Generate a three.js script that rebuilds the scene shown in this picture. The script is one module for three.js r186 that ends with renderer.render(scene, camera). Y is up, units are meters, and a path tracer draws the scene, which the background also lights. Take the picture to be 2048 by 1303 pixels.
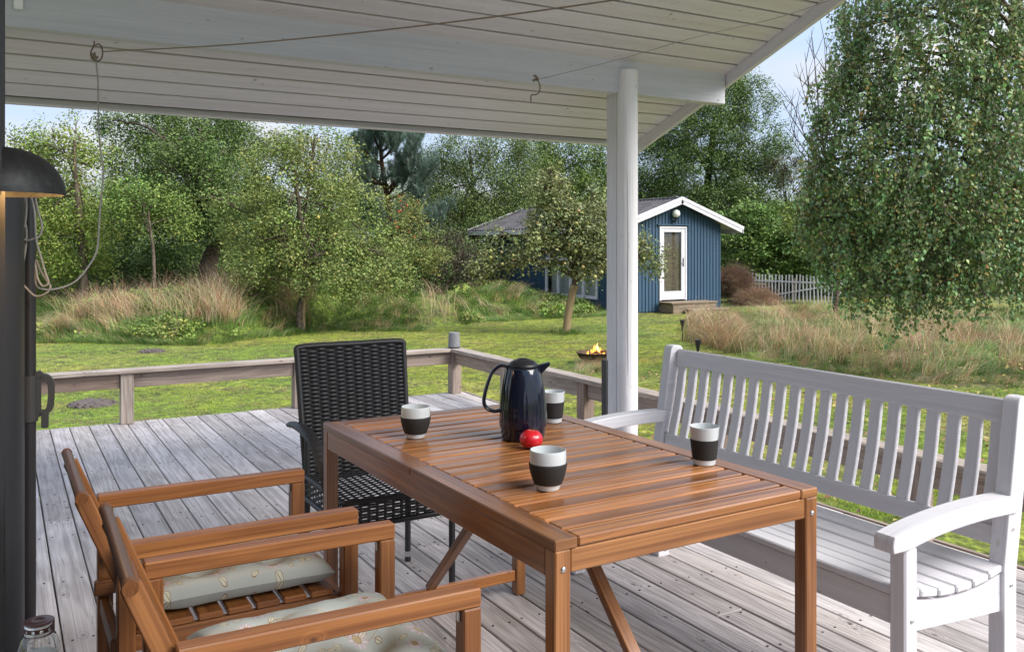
import * as THREE from 'three';
import { mergeGeometries } from 'three/addons/utils/BufferGeometryUtils.js';

// ---------------------------------------------------------------- camera, sky, sun, exposure
const F = 1778.2, CX = 1024, HY = 490, EYE = 1.316, YAW = 29.97 * Math.PI / 180;
const scene = new THREE.Scene();
const camera = new THREE.PerspectiveCamera(2 * Math.atan(813 / F) * 180 / Math.PI, 2048 / 1626, 0.05, 2000);
camera.position.set(0, EYE, 0);
camera.rotation.y = -YAW;
camera.setViewOffset(2048, 1626, 0, 323, 2048, 1303);
const renderer = new THREE.WebGLRenderer({ antialias: true });
renderer.toneMapping = THREE.LinearToneMapping;
renderer.toneMappingExposure = 3.65;
renderer.shadowMap.enabled = true;

let SEED = 7;
const rnd = () => { SEED = (SEED + 0x6d2b79f5) | 0; let t = Math.imul(SEED ^ (SEED >>> 15), 1 | SEED); t = (t + Math.imul(t ^ (t >>> 7), 61 | t)) ^ t; return ((t ^ (t >>> 14)) >>> 0) / 4294967296; };
const rr = (a, b) => a + (b - a) * rnd();
const gauss = () => (rnd() + rnd() + rnd() + rnd() - 2) * 1.0;
const clamp = (x, a = 0, b = 1) => Math.max(a, Math.min(b, x));
const smooth = (a, b, x) => { const t = clamp((x - a) / (b - a)); return t * t * (3 - 2 * t); };
const mix = (a, b, t) => a + (b - a) * t;
const hash = (x, y, s) => { let h = Math.imul(x, 374761393) ^ Math.imul(y, 668265263) ^ Math.imul(s, 1274126177); h = Math.imul(h ^ (h >>> 13), 1274126177); return ((h ^ (h >>> 16)) >>> 0) / 4294967296; };
// value noise, periodic in px by py cells
function vn(x, y, px, py, s = 0) {
  const ix = Math.floor(x), iy = Math.floor(y), fx = x - ix, fy = y - iy, u = fx * fx * (3 - 2 * fx), v = fy * fy * (3 - 2 * fy);
  const m = (a, p) => ((a % p) + p) % p, x0 = m(ix, px), x1 = m(ix + 1, px), y0 = m(iy, py), y1 = m(iy + 1, py);
  return mix(mix(hash(x0, y0, s), hash(x1, y0, s), u), mix(hash(x0, y1, s), hash(x1, y1, s), u), v);
}
const fbm = (x, y, px, py, s = 0, o = 4) => { let a = 0, w = 0.5, t = 0; for (let i = 0; i < o; i++) { a += w * vn(x, y, px, py, s + i); t += w; x *= 2; y *= 2; px *= 2; py *= 2; w *= 0.5; } return a / t; };

// sky: pale blue with broken bright cloud all round
{
  const W = 1024, Hh = 512, data = new Float32Array(W * Hh * 4);
  for (let j = 0; j < Hh; j++) {
    const up = ((j + 0.5) / Hh - 0.5) * Math.PI, y = Math.sin(up);
    for (let i = 0; i < W; i++) {
      const a = ((i + 0.5) / W - 0.5) * 2 * Math.PI, k = 1 / (Math.max(y, 0) + 0.22);
      const px = Math.cos(a) * Math.cos(up) * k, pz = Math.sin(a) * Math.cos(up) * k;
      const n = fbm(px * 1.5 + 40, pz * 1.5 + 40, 4096, 4096, 3, 5);
      const cloud = smooth(0.40, 0.66, n), h = Math.exp(-Math.max(y, 0) * 3.2);
      const o = (j * W + i) * 4;
      const rise = 1 + 0.55 * Math.max(y, 0);
      const blue = [mix(0.13, 0.225, h), mix(0.19, 0.262, h), mix(0.29, 0.32, h)];
      const cl = mix(0.25, 0.30, vn(px * 3 + 9, pz * 3 + 9, 4096, 4096, 11));
      const cc = [cl * 0.985, cl * 0.99, cl * 1.02];
      for (let c = 0; c < 3; c++) data[o + c] = y < 0 ? [0.10, 0.12, 0.07][c] : 0.90 * mix(blue[c], cc[c], cloud * 0.85) * rise;
      data[o + 3] = 1;
    }
  }
  const t = new THREE.DataTexture(data, W, Hh, THREE.RGBAFormat, THREE.FloatType);
  t.mapping = THREE.EquirectangularReflectionMapping; t.magFilter = t.minFilter = THREE.LinearFilter; t.needsUpdate = true;
  scene.background = t; scene.environment = t;
}
const sun = new THREE.DirectionalLight(new THREE.Color(1, 0.96, 0.91), 2.15);
sun.position.set(17, 29, 25);
sun.castShadow = true; sun.shadow.radius = 85;
sun.shadow.camera.left = sun.shadow.camera.bottom = -45; sun.shadow.camera.right = sun.shadow.camera.top = 45; sun.shadow.camera.far = 160;
scene.add(sun);

// ---------------------------------------------------------------- places
const SN = Math.sin(YAW), CS = Math.cos(YAW);
const W2 = (lat, d) => [lat * CS + d * SN, lat * SN - d * CS];             // (right of view, forward) -> x, z
const LD = (x, z) => [x * CS + z * SN, x * SN - z * CS];
const V = (x, y, z) => new THREE.Vector3(x, y, z);
const at = (px, py, d) => { const [x, z] = W2((px - CX) / F * d, d); return V(x, EYE - (py - HY) / F * d, z); };
const GROUND = -0.6;
const lut = (t, x) => { if (x <= t[0][0]) return t[0][1]; for (let i = 1; i < t.length; i++) if (x <= t[i][0]) { const f = (x - t[i - 1][0]) / (t[i][0] - t[i - 1][0]); return mix(t[i - 1][1], t[i][1], f * f * (3 - 2 * f)); } return t[t.length - 1][1]; };
const FOOT = [[-16, 20], [-11, 19.8], [-9, 17.4], [-6, 17], [-4.8, 18.6], [-4.2, 19.9], [-3.5, 19.8], [-1.9, 19.8], [-1.5, 21], [-0.6, 22.2], [1.6, 23.4], [3, 24.5]];
const RISE = [[-16, 0.25], [-11, 0.3], [-8.5, 0.5], [-6.4, 0.85], [-5, 0.72], [-3.4, 0.52], [-2.5, 0.42], [-1.9, 0.34], [-1.2, 0.58], [0, 0.55], [1, 0.2], [2.1, 0.1], [3, 0]];
function H(x, z) {
  const [lat, d] = LD(x, z);
  const n = fbm(x * 0.35 + 200, z * 0.35 + 200, 4096, 4096, 21, 3) - 0.5;
  let y = GROUND + n * 0.05;
  if (d > 10) {
    const foot = lut(FOOT, lat), e = d - foot, up = smooth(0, 3.0, e) * lut(RISE, lat);
    y += up * (1 + n * 0.45) * (1 - 0.45 * smooth(5, 9, e));
  }
  if (lat > 5 && d > 18) y += 0.1 * smooth(22, 26, d) * smooth(5, 7, lat);
  return y;
}

// ---------------------------------------------------------------- names, tags
const used = new Map();
const numbered = (n) => { const k = (used.get(n) ?? -1) + 1; used.set(n, k); return k ? n + '_' + String(k).padStart(3, '0') : n; };
function tag(o, label, category, group, kind) { o.userData.label = label; if (category) o.userData.category = category; if (group) o.userData.group = group; if (kind) o.userData.kind = kind; return o; }
function thing(name, label, category, p = [0, 0, 0], group) { const o = new THREE.Group(); o.name = numbered(name); o.position.set(...p); scene.add(o); return tag(o, label, category, group); }
function shade(o) { o.castShadow = o.receiveShadow = true; return o; }
function mesh(name, geo, mat, parent) { const m = shade(new THREE.Mesh(geo, mat)); m.name = parent ? name : numbered(name); (parent ?? scene).add(m); return m; }

// ---------------------------------------------------------------- shapes
// box with chamfered edges; the grain (u) runs along the longest side, uv in metres
function cbox(w, h, d, c = 0.003, uo = rnd() * 5, vo = rnd() * 5) {
  const s = [w / 2, h / 2, d / 2]; c = Math.min(c, w / 3, h / 3, d / 3);
  const long = w >= h && w >= d ? 0 : h >= d ? 1 : 2, P = [], N = [], U = [];
  const put = (pts, n) => {
    const ax = n.map(Math.abs), face = ax[0] > 0.9 ? 0 : ax[1] > 0.9 ? 1 : ax[2] > 0.9 ? 2 : ax[long] < 0.1 ? (long + 1) % 3 : (long + 1) % 3;
    let a = long, b; if (face === long) { a = (long + 1) % 3; b = (long + 2) % 3; } else b = 3 - long - face;
    const tri = (i, j, k) => {
      const A = pts[i], B = pts[j], C = pts[k], e1 = A.map((v, q) => B[q] - v), e2 = A.map((v, q) => C[q] - v);
      const cr = [e1[1] * e2[2] - e1[2] * e2[1], e1[2] * e2[0] - e1[0] * e2[2], e1[0] * e2[1] - e1[1] * e2[0]];
      const flip = cr[0] * n[0] + cr[1] * n[1] + cr[2] * n[2] < 0;
      for (const q of flip ? [A, C, B] : [A, B, C]) { P.push(...q); N.push(...n); U.push(q[a] + uo, q[b] + (face === 1 ? 0 : 0.37) + vo); }
    };
    tri(0, 1, 2); if (pts.length > 3) tri(0, 2, 3);
  };
  for (let f = 0; f < 3; f++) for (const sg of [-1, 1]) {
    const a = (f + 1) % 3, b = (f + 2) % 3, n = [0, 0, 0]; n[f] = sg;
    put([[-1, -1], [1, -1], [1, 1], [-1, 1]].map(([x, y]) => { const q = [0, 0, 0]; q[f] = sg * s[f]; q[a] = x * (s[a] - c); q[b] = y * (s[b] - c); return q; }), n);
  }
  const r2 = Math.SQRT1_2, r3 = 1 / Math.sqrt(3);
  for (let f = 0; f < 3; f++) for (const sa of [-1, 1]) for (const sb of [-1, 1]) {
    const a = (f + 1) % 3, b = (f + 2) % 3, n = [0, 0, 0]; n[a] = sa * r2; n[b] = sb * r2;
    const q = (t, ea) => { const v = [0, 0, 0]; v[f] = t * (s[f] - c); v[a] = sa * (s[a] - (ea ? c : 0)); v[b] = sb * (s[b] - (ea ? 0 : c)); return v; };
    put([q(-1, 0), q(1, 0), q(1, 1), q(-1, 1)], n);
  }
  for (const x of [-1, 1]) for (const y of [-1, 1]) for (const z of [-1, 1]) {
    const q = (k) => [x * (s[0] - (k === 0 ? 0 : c)), y * (s[1] - (k === 1 ? 0 : c)), z * (s[2] - (k === 2 ? 0 : c))];
    put([q(0), q(1), q(2)], [x * r3, y * r3, z * r3]);
  }
  const g = new THREE.BufferGeometry();
  g.setAttribute('position', new THREE.Float32BufferAttribute(P, 3)); g.setAttribute('normal', new THREE.Float32BufferAttribute(N, 3)); g.setAttribute('uv', new THREE.Float32BufferAttribute(U, 2));
  return g;
}
// piece given by its bounds
function bb(parent, name, x, y, z, mat, c = 0.003) {
  const m = mesh(name, cbox(x[1] - x[0], y[1] - y[0], z[1] - z[0], c), mat, parent);
  m.position.set((x[0] + x[1]) / 2, (y[0] + y[1]) / 2, (z[0] + z[1]) / 2); return m;
}
// bar from p to q, width w across 'side', thickness t
function bar(parent, name, p, q, w, t, mat, side = V(0, 0, 1), c = 0.003) {
  const a = q.clone().sub(p), L = a.length(); a.normalize();
  const n = new THREE.Vector3().crossVectors(side, a).normalize(), s = new THREE.Vector3().crossVectors(n, a);
  const m = mesh(name, cbox(t, L, w, c), mat, parent);
  m.quaternion.setFromRotationMatrix(new THREE.Matrix4().makeBasis(n, a, s)); m.position.copy(p).lerp(q, 0.5); return m;
}
const lathe = (pts, seg = 40) => new THREE.LatheGeometry(pts.map(([r, y]) => new THREE.Vector2(r, y)), seg);
const moved = (g, x, y, z) => g.translate(x, y, z);
const cyl = (r, h, seg = 16, r2 = r) => new THREE.CylinderGeometry(r2, r, h, seg);
// tube through points with a radius that varies along it
function taper(points, rad, seg = 7, n = 10) {
  const c = new THREE.CatmullRomCurve3(points, false, 'centripetal'), P = [], N = [], U = [], I = [];
  let side = V(0.31, 0.2, 0.9).normalize(), len = 0, prev = null;
  for (let i = 0; i <= n; i++) {
    const t = i / n, p = c.getPoint(t), g = c.getTangent(t).normalize();
    if (prev) len += p.distanceTo(prev); prev = p;
    side.addScaledVector(g, -side.dot(g)).normalize(); const b = new THREE.Vector3().crossVectors(g, side), r = typeof rad === 'function' ? rad(t) : rad;
    for (let j = 0; j <= seg; j++) {
      const a = j / seg * 2 * Math.PI, o = side.clone().multiplyScalar(Math.cos(a)).addScaledVector(b, Math.sin(a));
      P.push(p.x + o.x * r, p.y + o.y * r, p.z + o.z * r); N.push(o.x, o.y, o.z); U.push(len, j / seg * 6.28 * r);
      if (i && j) { const k = i * (seg + 1) + j; I.push(k - seg - 2, k, k - 1, k - seg - 2, k - seg - 1, k); }
    }
  }
  const g = new THREE.BufferGeometry();
  g.setAttribute('position', new THREE.Float32BufferAttribute(P, 3)); g.setAttribute('normal', new THREE.Float32BufferAttribute(N, 3)); g.setAttribute('uv', new THREE.Float32BufferAttribute(U, 2)); g.setIndex(I);
  return g;
}
// turns the faces of a closed or tube-like surface outwards
function outward(g) {
  const p = g.attributes.position, ix = g.index.array, c = V(0, 0, 0), A = V(0, 0, 0), B = V(0, 0, 0), D = V(0, 0, 0); let v = 0;
  for (let i = 0; i < p.count; i++) c.add(A.fromBufferAttribute(p, i)); c.divideScalar(p.count);
  for (let i = 0; i < ix.length; i += 3) { A.fromBufferAttribute(p, ix[i]).sub(c); B.fromBufferAttribute(p, ix[i + 1]).sub(c); D.fromBufferAttribute(p, ix[i + 2]).sub(c); v += A.dot(B.cross(D)); }
  if (v < 0) for (let i = 0; i < ix.length; i += 3) { const t = ix[i + 1]; ix[i + 1] = ix[i + 2]; ix[i + 2] = t; }
  g.computeVertexNormals(); return g;
}
const merge = (list) => { const any = list.some((g) => g.index), all = list.every((g) => g.index); return mergeGeometries(any && !all ? list.map((g) => (g.index ? g.toNonIndexed() : g)) : list); };

// ---------------------------------------------------------------- textures and materials
function tex(w, h, fn, srgb = true) {
  const d = new Uint8Array(w * h * 4);
  for (let j = 0; j < h; j++) for (let i = 0; i < w; i++) { const c = fn(i / w, j / h), o = (j * w + i) * 4; for (let k = 0; k < 3; k++) d[o + k] = clamp(c[k], 0, 255); d[o + 3] = 255; }
  const t = new THREE.DataTexture(d, w, h); t.wrapS = t.wrapT = THREE.RepeatWrapping; t.magFilter = THREE.LinearFilter; t.minFilter = THREE.LinearMipmapLinearFilter;
  if (srgb) t.colorSpace = THREE.SRGBColorSpace; t.needsUpdate = true; return t;
}
// wood grain height 0..1: u along (2 m tile), v across (0.5 m tile)
function grain(u, v, s, knots) {
  let w = (fbm(u * 3, v * 6, 3, 6, s, 3) - 0.5) * 1.3, k = 0;
  for (const [ku, kv, kr] of knots) {
    let du = u - ku, dv = v - kv; du -= Math.round(du); dv -= Math.round(dv);
    const r = Math.hypot(du * 2 / 1.7, dv * 0.5) / kr; w += Math.exp(-r * r * 0.28) * 0.9; if (r < 1) k = Math.max(k, 1 - r * r);
  }
  const ring = 0.5 + 0.5 * Math.sin((v * 9 + w * 3.2) * 2 * Math.PI), fine = fbm(u * 6, v * 110, 6, 110, s + 5, 3), streak = fbm(u * 2, v * 30, 2, 30, s + 9, 3);
  return [ring, fine, streak, k];
}
const knotsOf = (n, s, r0, r1) => { const o = []; for (let i = 0; i < n; i++) o.push([hash(i, 1, s), hash(i, 2, s), mix(r0, r1, hash(i, 3, s))]); return o; };
function woodTex(s, dark, light, knotC, { nk = 6, r0 = 0.006, r1 = 0.012, ring = 0.35, fine = 0.4, streak = 0.5, crack = 0, chips = 0 } = {}) {
  const kn = knotsOf(nk, s, r0, r1), hgt = new Float32Array(1024 * 512);
  const color = tex(1024, 512, (u, v) => {
    const [a, f, st, k] = grain(u, v, s, kn), sp = crack * smooth(0.014, 0.004, Math.abs(fbm(u * 3 + 0.5, v * 34, 3, 34, s + 31, 3) - 0.5 + 0.12 * (vn(u * 5, v * 3, 5, 3, s + 40) - 0.5))) * smooth(0.5, 0.66, vn(u * 6, v * 8, 6, 8, s + 50)), blot = crack * (fbm(u * 10, v * 5, 10, 5, s + 60, 4) - 0.5) * 0.7, t = clamp(0.5 + (a - 0.5) * ring + (f - 0.5) * fine * 1.6 + (st - 0.5) * streak * 1.6 + blot - sp * 1.3);
    hgt[Math.round(v * 512) * 1024 + Math.round(u * 1024)] = clamp(0.5 + (f - 0.5) * 1.1 + (a - 0.5) * 0.3 - k * 0.3 - sp * 0.5);
    const ch = chips * smooth(0.775, 0.81, fbm(u * 40, v * 24, 40, 24, s + 70, 3) * 0.7 + 0.3 * vn(u * 5, v * 5, 5, 5, s + 80)); return dark.map((d, c) => mix(mix(mix(d, light[c], t), knotC[c], k * 0.85), [128, 118, 108][c], ch * 0.55));
  });
  const bump = tex(1024, 512, (u, v) => { const h = hgt[Math.round(v * 512) * 1024 + Math.round(u * 1024)] * 255; return [h, h, h]; }, false);
  for (const t of [color, bump]) t.repeat.set(0.5, 2);
  return { color, bump };
}
const std = (o) => new THREE.MeshStandardMaterial(o);
const lin = (r, g, b) => new THREE.Color().setRGB(r, g, b);
const tints = (list, base) => list.map((c) => std({ ...base, color: c }));
const coats = (list, base) => list.map((c) => new THREE.MeshPhysicalMaterial({ ...base, color: c, clearcoat: 0.3, clearcoatRoughness: 0.2 }));
const pick = (a) => a[Math.floor(rnd() * a.length)];

const deckT = woodTex(3, [150, 143, 140], [203, 196, 193], [112, 98, 92], { nk: 12, r0: 0.005, r1: 0.012, ring: 0.34, fine: 0.6, streak: 0.3, crack: 1 });
const DECK = tints([lin(0.78, 0.77, 0.78), lin(0.92, 0.90, 0.91), lin(0.86, 0.83, 0.81), lin(1.0, 0.99, 1.0), lin(0.70, 0.68, 0.68)], { map: deckT.color, bumpMap: deckT.bump, bumpScale: 0.0022, roughness: 0.82 });
const RAIL = tints([lin(0.58, 0.49, 0.42), lin(0.48, 0.375, 0.305), lin(0.70, 0.63, 0.55)], { map: deckT.color, bumpMap: deckT.bump, bumpScale: 0.0022, roughness: 0.85 });
const teakT = woodTex(17, [116, 73, 40], [178, 126, 76], [70, 42, 26], { nk: 3, r0: 0.004, r1: 0.007, ring: 0.26, fine: 0.5, streak: 0.45 });
const TEAK = coats([lin(0.92, 0.88, 0.83), lin(1.08, 1.02, 0.94), lin(0.74, 0.66, 0.60), lin(1.30, 1.18, 1.0), lin(0.66, 0.62, 0.62)], { map: teakT.color, bumpMap: teakT.bump, bumpScale: 0.0006, roughness: 0.34 });
const CHAIRW = tints([lin(0.66, 0.58, 0.50), lin(0.78, 0.68, 0.57), lin(0.54, 0.46, 0.40)], { map: teakT.color, bumpMap: teakT.bump, bumpScale: 0.0006, roughness: 0.40 });
const paintT = woodTex(29, [214, 211, 213], [228, 226, 228], [205, 196, 188], { nk: 4, r0: 0.004, r1: 0.008, ring: 0.3, fine: 0.6, streak: 0.5, chips: 1 });
const WHITE = std({ color: lin(0.84, 0.835, 0.85), map: paintT.color, bumpMap: paintT.bump, bumpScale: 0.0007, roughness: 0.42 });
const ceilT = woodTex(31, [204, 200, 209], [223, 219, 228], [176, 164, 154], { nk: 5, r0: 0.003, r1: 0.006, ring: 0.15, fine: 0.5, streak: 0.4, chips: 1 });
const CEIL = tints([lin(1, 1, 1), lin(0.95, 0.94, 0.93), lin(0.98, 0.96, 0.96)], { map: ceilT.color, bumpMap: ceilT.bump, bumpScale: 0.0009, roughness: 0.6 });
const BEAM = std({ map: ceilT.color, bumpMap: ceilT.bump, bumpScale: 0.0009, roughness: 0.6, color: lin(0.72, 0.76, 0.74) });
const BLUE = tints([lin(0.046, 0.118, 0.18), lin(0.042, 0.108, 0.167), lin(0.05, 0.126, 0.19)], { map: ceilT.color, bumpMap: ceilT.bump, bumpScale: 0.0009, roughness: 0.6 });
const stepT = woodTex(37, [88, 76, 62], [150, 132, 110], [60, 48, 40], { nk: 4 });
const STEP = std({ map: stepT.color, bumpMap: stepT.bump, bumpScale: 0.0012, roughness: 0.85 });
const STAKE = std({ map: stepT.color, bumpMap: stepT.bump, bumpScale: 0.0012, roughness: 0.9, color: lin(1.25, 1.18, 0.92) });
const barkT = tex(512, 512, (u, v) => { const a = fbm(u * 5, v * 14, 5, 14, 41, 4), b = fbm(u * 20, v * 20, 20, 20, 44, 3), t = clamp(0.15 + a * 0.6 + (b - 0.5) * 0.7); return [mix(46, 150, t), mix(38, 132, t), mix(30, 112, t)]; });
const BARK = std({ map: barkT, bumpMap: barkT, bumpScale: 0.012, roughness: 0.95 });
const DARKBARK = std({ map: barkT, bumpMap: barkT, bumpScale: 0.012, roughness: 0.95, color: lin(0.5, 0.46, 0.42) });
const BLACK = std({ color: lin(0.022, 0.022, 0.025), roughness: 0.42 });
const CHARCOAL = std({ color: lin(0.02, 0.021, 0.024), roughness: 0.5 });
const METAL = std({ color: lin(0.62, 0.62, 0.62), roughness: 0.28, metalness: 1 });
const ROPE = std({ color: lin(0.30, 0.28, 0.25), roughness: 0.9 });
const TWINE = std({ color: lin(0.24, 0.19, 0.14), roughness: 0.9 });

// ---------------------------------------------------------------- lawn and terrain
{
  const n = 300, P = [], C = [], U = [], I = [], warp = (t) => Math.sign(t) * (22 * Math.abs(t) + 480 * Math.pow(Math.abs(t), 5));
  const green = [0.29, 0.345, 0.032], lush = [0.205, 0.29, 0.03], straw = [0.34, 0.29, 0.13], dull = [0.36, 0.34, 0.10], soil = [0.06, 0.045, 0.03];
  for (let j = 0; j <= n; j++) for (let i = 0; i <= n; i++) {
    const lat = warp(i / n * 2 - 1), d = 14 + warp(j / n * 2 - 1), [x, z] = W2(lat, d), y = Math.abs(lat) + Math.abs(d) < 120 ? H(x, z) : GROUND;
    P.push(x, y, z); U.push(x, z);
    const a = fbm(x * 0.5 + 90, z * 0.5 + 90, 4096, 4096, 51, 4), b = fbm(x * 1.7 + 90, z * 1.7 + 90, 4096, 4096, 55, 3);
    let c = green.map((g, k) => mix(g, lush[k], smooth(0.4, 0.65, a)));
    c = c.map((g, k) => mix(g, dull[k], 0.45 * smooth(0.48, 0.68, b)));
    const e = d - lut(FOOT, lat);
    if (d > 15 && lat < 3) c = c.map((g, k) => mix(g, mix(lush[k], straw[k], smooth(0.45, 0.7, b) * (lat < -4.4 ? 0.3 : 0.15)), smooth(-0.2, 0.6, e)));
    if (e > 5 && d < 120) c = c.map((g, k) => mix(g, soil[k], smooth(5, 8, e)));
    if (lat > 2.5) { const m = meadow(lat, d); c = c.map((g, k) => mix(g, mix(straw[k], lush[k], smooth(0.4, 0.6, a)), m * 0.8)); }
    if (d < 12 && lat > 0) c = c.map((g, k) => mix(g, straw[k], 0.55 * smooth(0.42, 0.6, b) * smooth(0, 2, lat)));
    C.push(...c);
    if (i && j) { const k = j * (n + 1) + i; I.push(k - n - 2, k - n - 1, k, k - n - 2, k, k - 1); }
  }
  const g = new THREE.BufferGeometry();
  g.setAttribute('position', new THREE.Float32BufferAttribute(P, 3)); g.setAttribute('color', new THREE.Float32BufferAttribute(C, 3)); g.setAttribute('uv', new THREE.Float32BufferAttribute(U, 2)); g.setIndex(I); g.computeVertexNormals();
  const t = tex(512, 512, (u, v) => { const a = fbm(u * 40, v * 40, 40, 40, 61, 3), b = fbm(u * 8, v * 8, 8, 8, 65, 3), k = 0.62 + (a - 0.5) * 0.75 + (b - 0.5) * 0.4; return [255 * clamp(k * 1.08), 255 * clamp(k * 1.05), 255 * clamp(k)]; });
  t.repeat.set(0.4, 0.4);
  const m = mesh('lawn', g, std({ vertexColors: true, map: t, bumpMap: t, bumpScale: 0.03, roughness: 1 }));
  tag(m, 'mown green lawn rising to an overgrown bank at the back', null, null, 'structure');
}
function meadow(lat, d) {   // 1 where the tall straw grass on the right stands
  const edge = lut([[2.5, 22], [3.6, 17], [4.2, 14.6], [5, 13], [6.2, 11.8], [9, 10.6], [14, 9]], lat);
  const back = lut([[3, 21], [5.5, 25], [9, 26], [16, 26]], lat);
  return smooth(-0.4, 0.8, d - edge) * (1 - smooth(-1.5, 0.5, d - back)) * smooth(-0.15, 0.5, lat - 0.1 - 0.183 * d);
}

// ---------------------------------------------------------------- deck
{
  const deck = new THREE.Group(); deck.name = 'deck'; scene.add(deck); tag(deck, 'weathered grey plank deck under the porch roof', null, null, 'structure');
  const pitch = 0.1266, x0 = -0.07 - pitch * 8, screws = [];
  for (let i = 0; i < 38; i++) {
    const x = x0 + i * pitch; if (x > 3.55) break;
    const cuts = [-7.17]; let z = -7.17 + rr(2.2, 5.2);
    while (z < 1.4) { const zz = Math.round(z / 0.6) * 0.6 + 0.03; if (zz - cuts[cuts.length - 1] > 1.5 && 1.9 - zz > 0.8) cuts.push(zz); z += rr(2.4, 4.2); }
    cuts.push(1.9);
    for (let k = 0; k + 1 < cuts.length; k++) {
      const m = bb(deck, 'deck_board', [x + 0.0031, x + pitch - 0.0031], [-0.028, rr(-0.0012, 0.0008)], [cuts[k] + (k ? 0.002 : 0), cuts[k + 1] - 0.002], pick(DECK), 0.003);
      m.rotation.z = rr(-0.004, 0.004);
      for (const e of [cuts[k] + 0.022, cuts[k + 1] - 0.022]) if (e < 0.5) for (const s of [0.028, pitch - 0.028]) screws.push([x + s + rr(-0.006, 0.006), e + rr(-0.008, 0.008)]);
    }
    for (let zj = -6.9; zj < 0; zj += 0.6) for (const s of [0.028, pitch - 0.028]) screws.push([x + s + rr(-0.008, 0.008), zj + rr(-0.012, 0.012)]);
  }
  const sg = screws.map(([x, z]) => moved(new THREE.CylinderGeometry(0.0042, 0.0042, 0.003, 7), x, 0.0008, z));
  const s = mesh('screws', merge(sg), std({ color: lin(0.09, 0.08, 0.075), roughness: 0.6, metalness: 0.4 }), deck); s.userData.kind = 'stuff';
  for (let k = 0; k < 16; k++) bb(deck, 'joist', [-1.05, 3.6], [-0.15, -0.032], [-7.12 + k * 0.6, -7.07 + k * 0.6], DECK[4]);
  bb(deck, 'edge_board', [-1.05, 3.66], [-0.18, -0.006], [-7.197, -7.173], RAIL[0]);
  bb(deck, 'edge_board', [3.635, 3.66], [-0.18, -0.006], [-7.17, 1.9], RAIL[0]);
}

// ---------------------------------------------------------------- railing
{
  const r = thing('deck_railing', 'low weathered timber railing running round the outer deck corner', 'railing', [3.51, 0, -7.11]);
  const ox = 3.51, oz = -7.11, w = 0.045;
  const zs = [-6.16, -5.07, -3.75, -2.5, -1.2, 0.1], xs = [2.1, 0.812, -0.5];
  bb(r, 'post', [-w, w], [0.001, 0.372], [-w, w], RAIL[0], 0.004);
  for (const z of zs) bb(r, 'post', [-w, w], [0.001, 0.372], [z - oz - w, z - oz + w], pick(RAIL), 0.004);
  for (const x of xs) bb(r, 'post', [x - ox - w, x - ox + w], [0.001, 0.372], [-w, w], pick(RAIL), 0.004);
  // side boards between the posts
  const px = [0, ...xs.map((x) => x - ox), -4.6];
  for (let i = 0; i + 1 < px.length; i++) bb(r, 'side_board', [px[i + 1] + w + 0.002, px[i] - w - 0.002], [0.265, 0.368], [-0.018, 0.018], pick(RAIL));
  const pz = [0, ...zs.map((z) => z - oz), 8.6];
  for (let i = 0; i + 1 < pz.length; i++) bb(r, 'side_board', [-0.018, 0.018], [0.265, 0.368], [pz[i] + w + 0.002, pz[i + 1] - w - 0.002], pick(RAIL));
  bb(r, 'top_board', [-4.6, -0.064], [0.373, 0.403], [-0.062, 0.062], RAIL[2], 0.004);
  bb(r, 'top_board', [-0.062, 0.062], [0.373, 0.403], [-0.062, 4.3], RAIL[2], 0.004);
  bb(r, 'top_board', [-0.062, 0.062], [0.373, 0.403], [4.304, 8.6], RAIL[2], 0.004);
}

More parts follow.
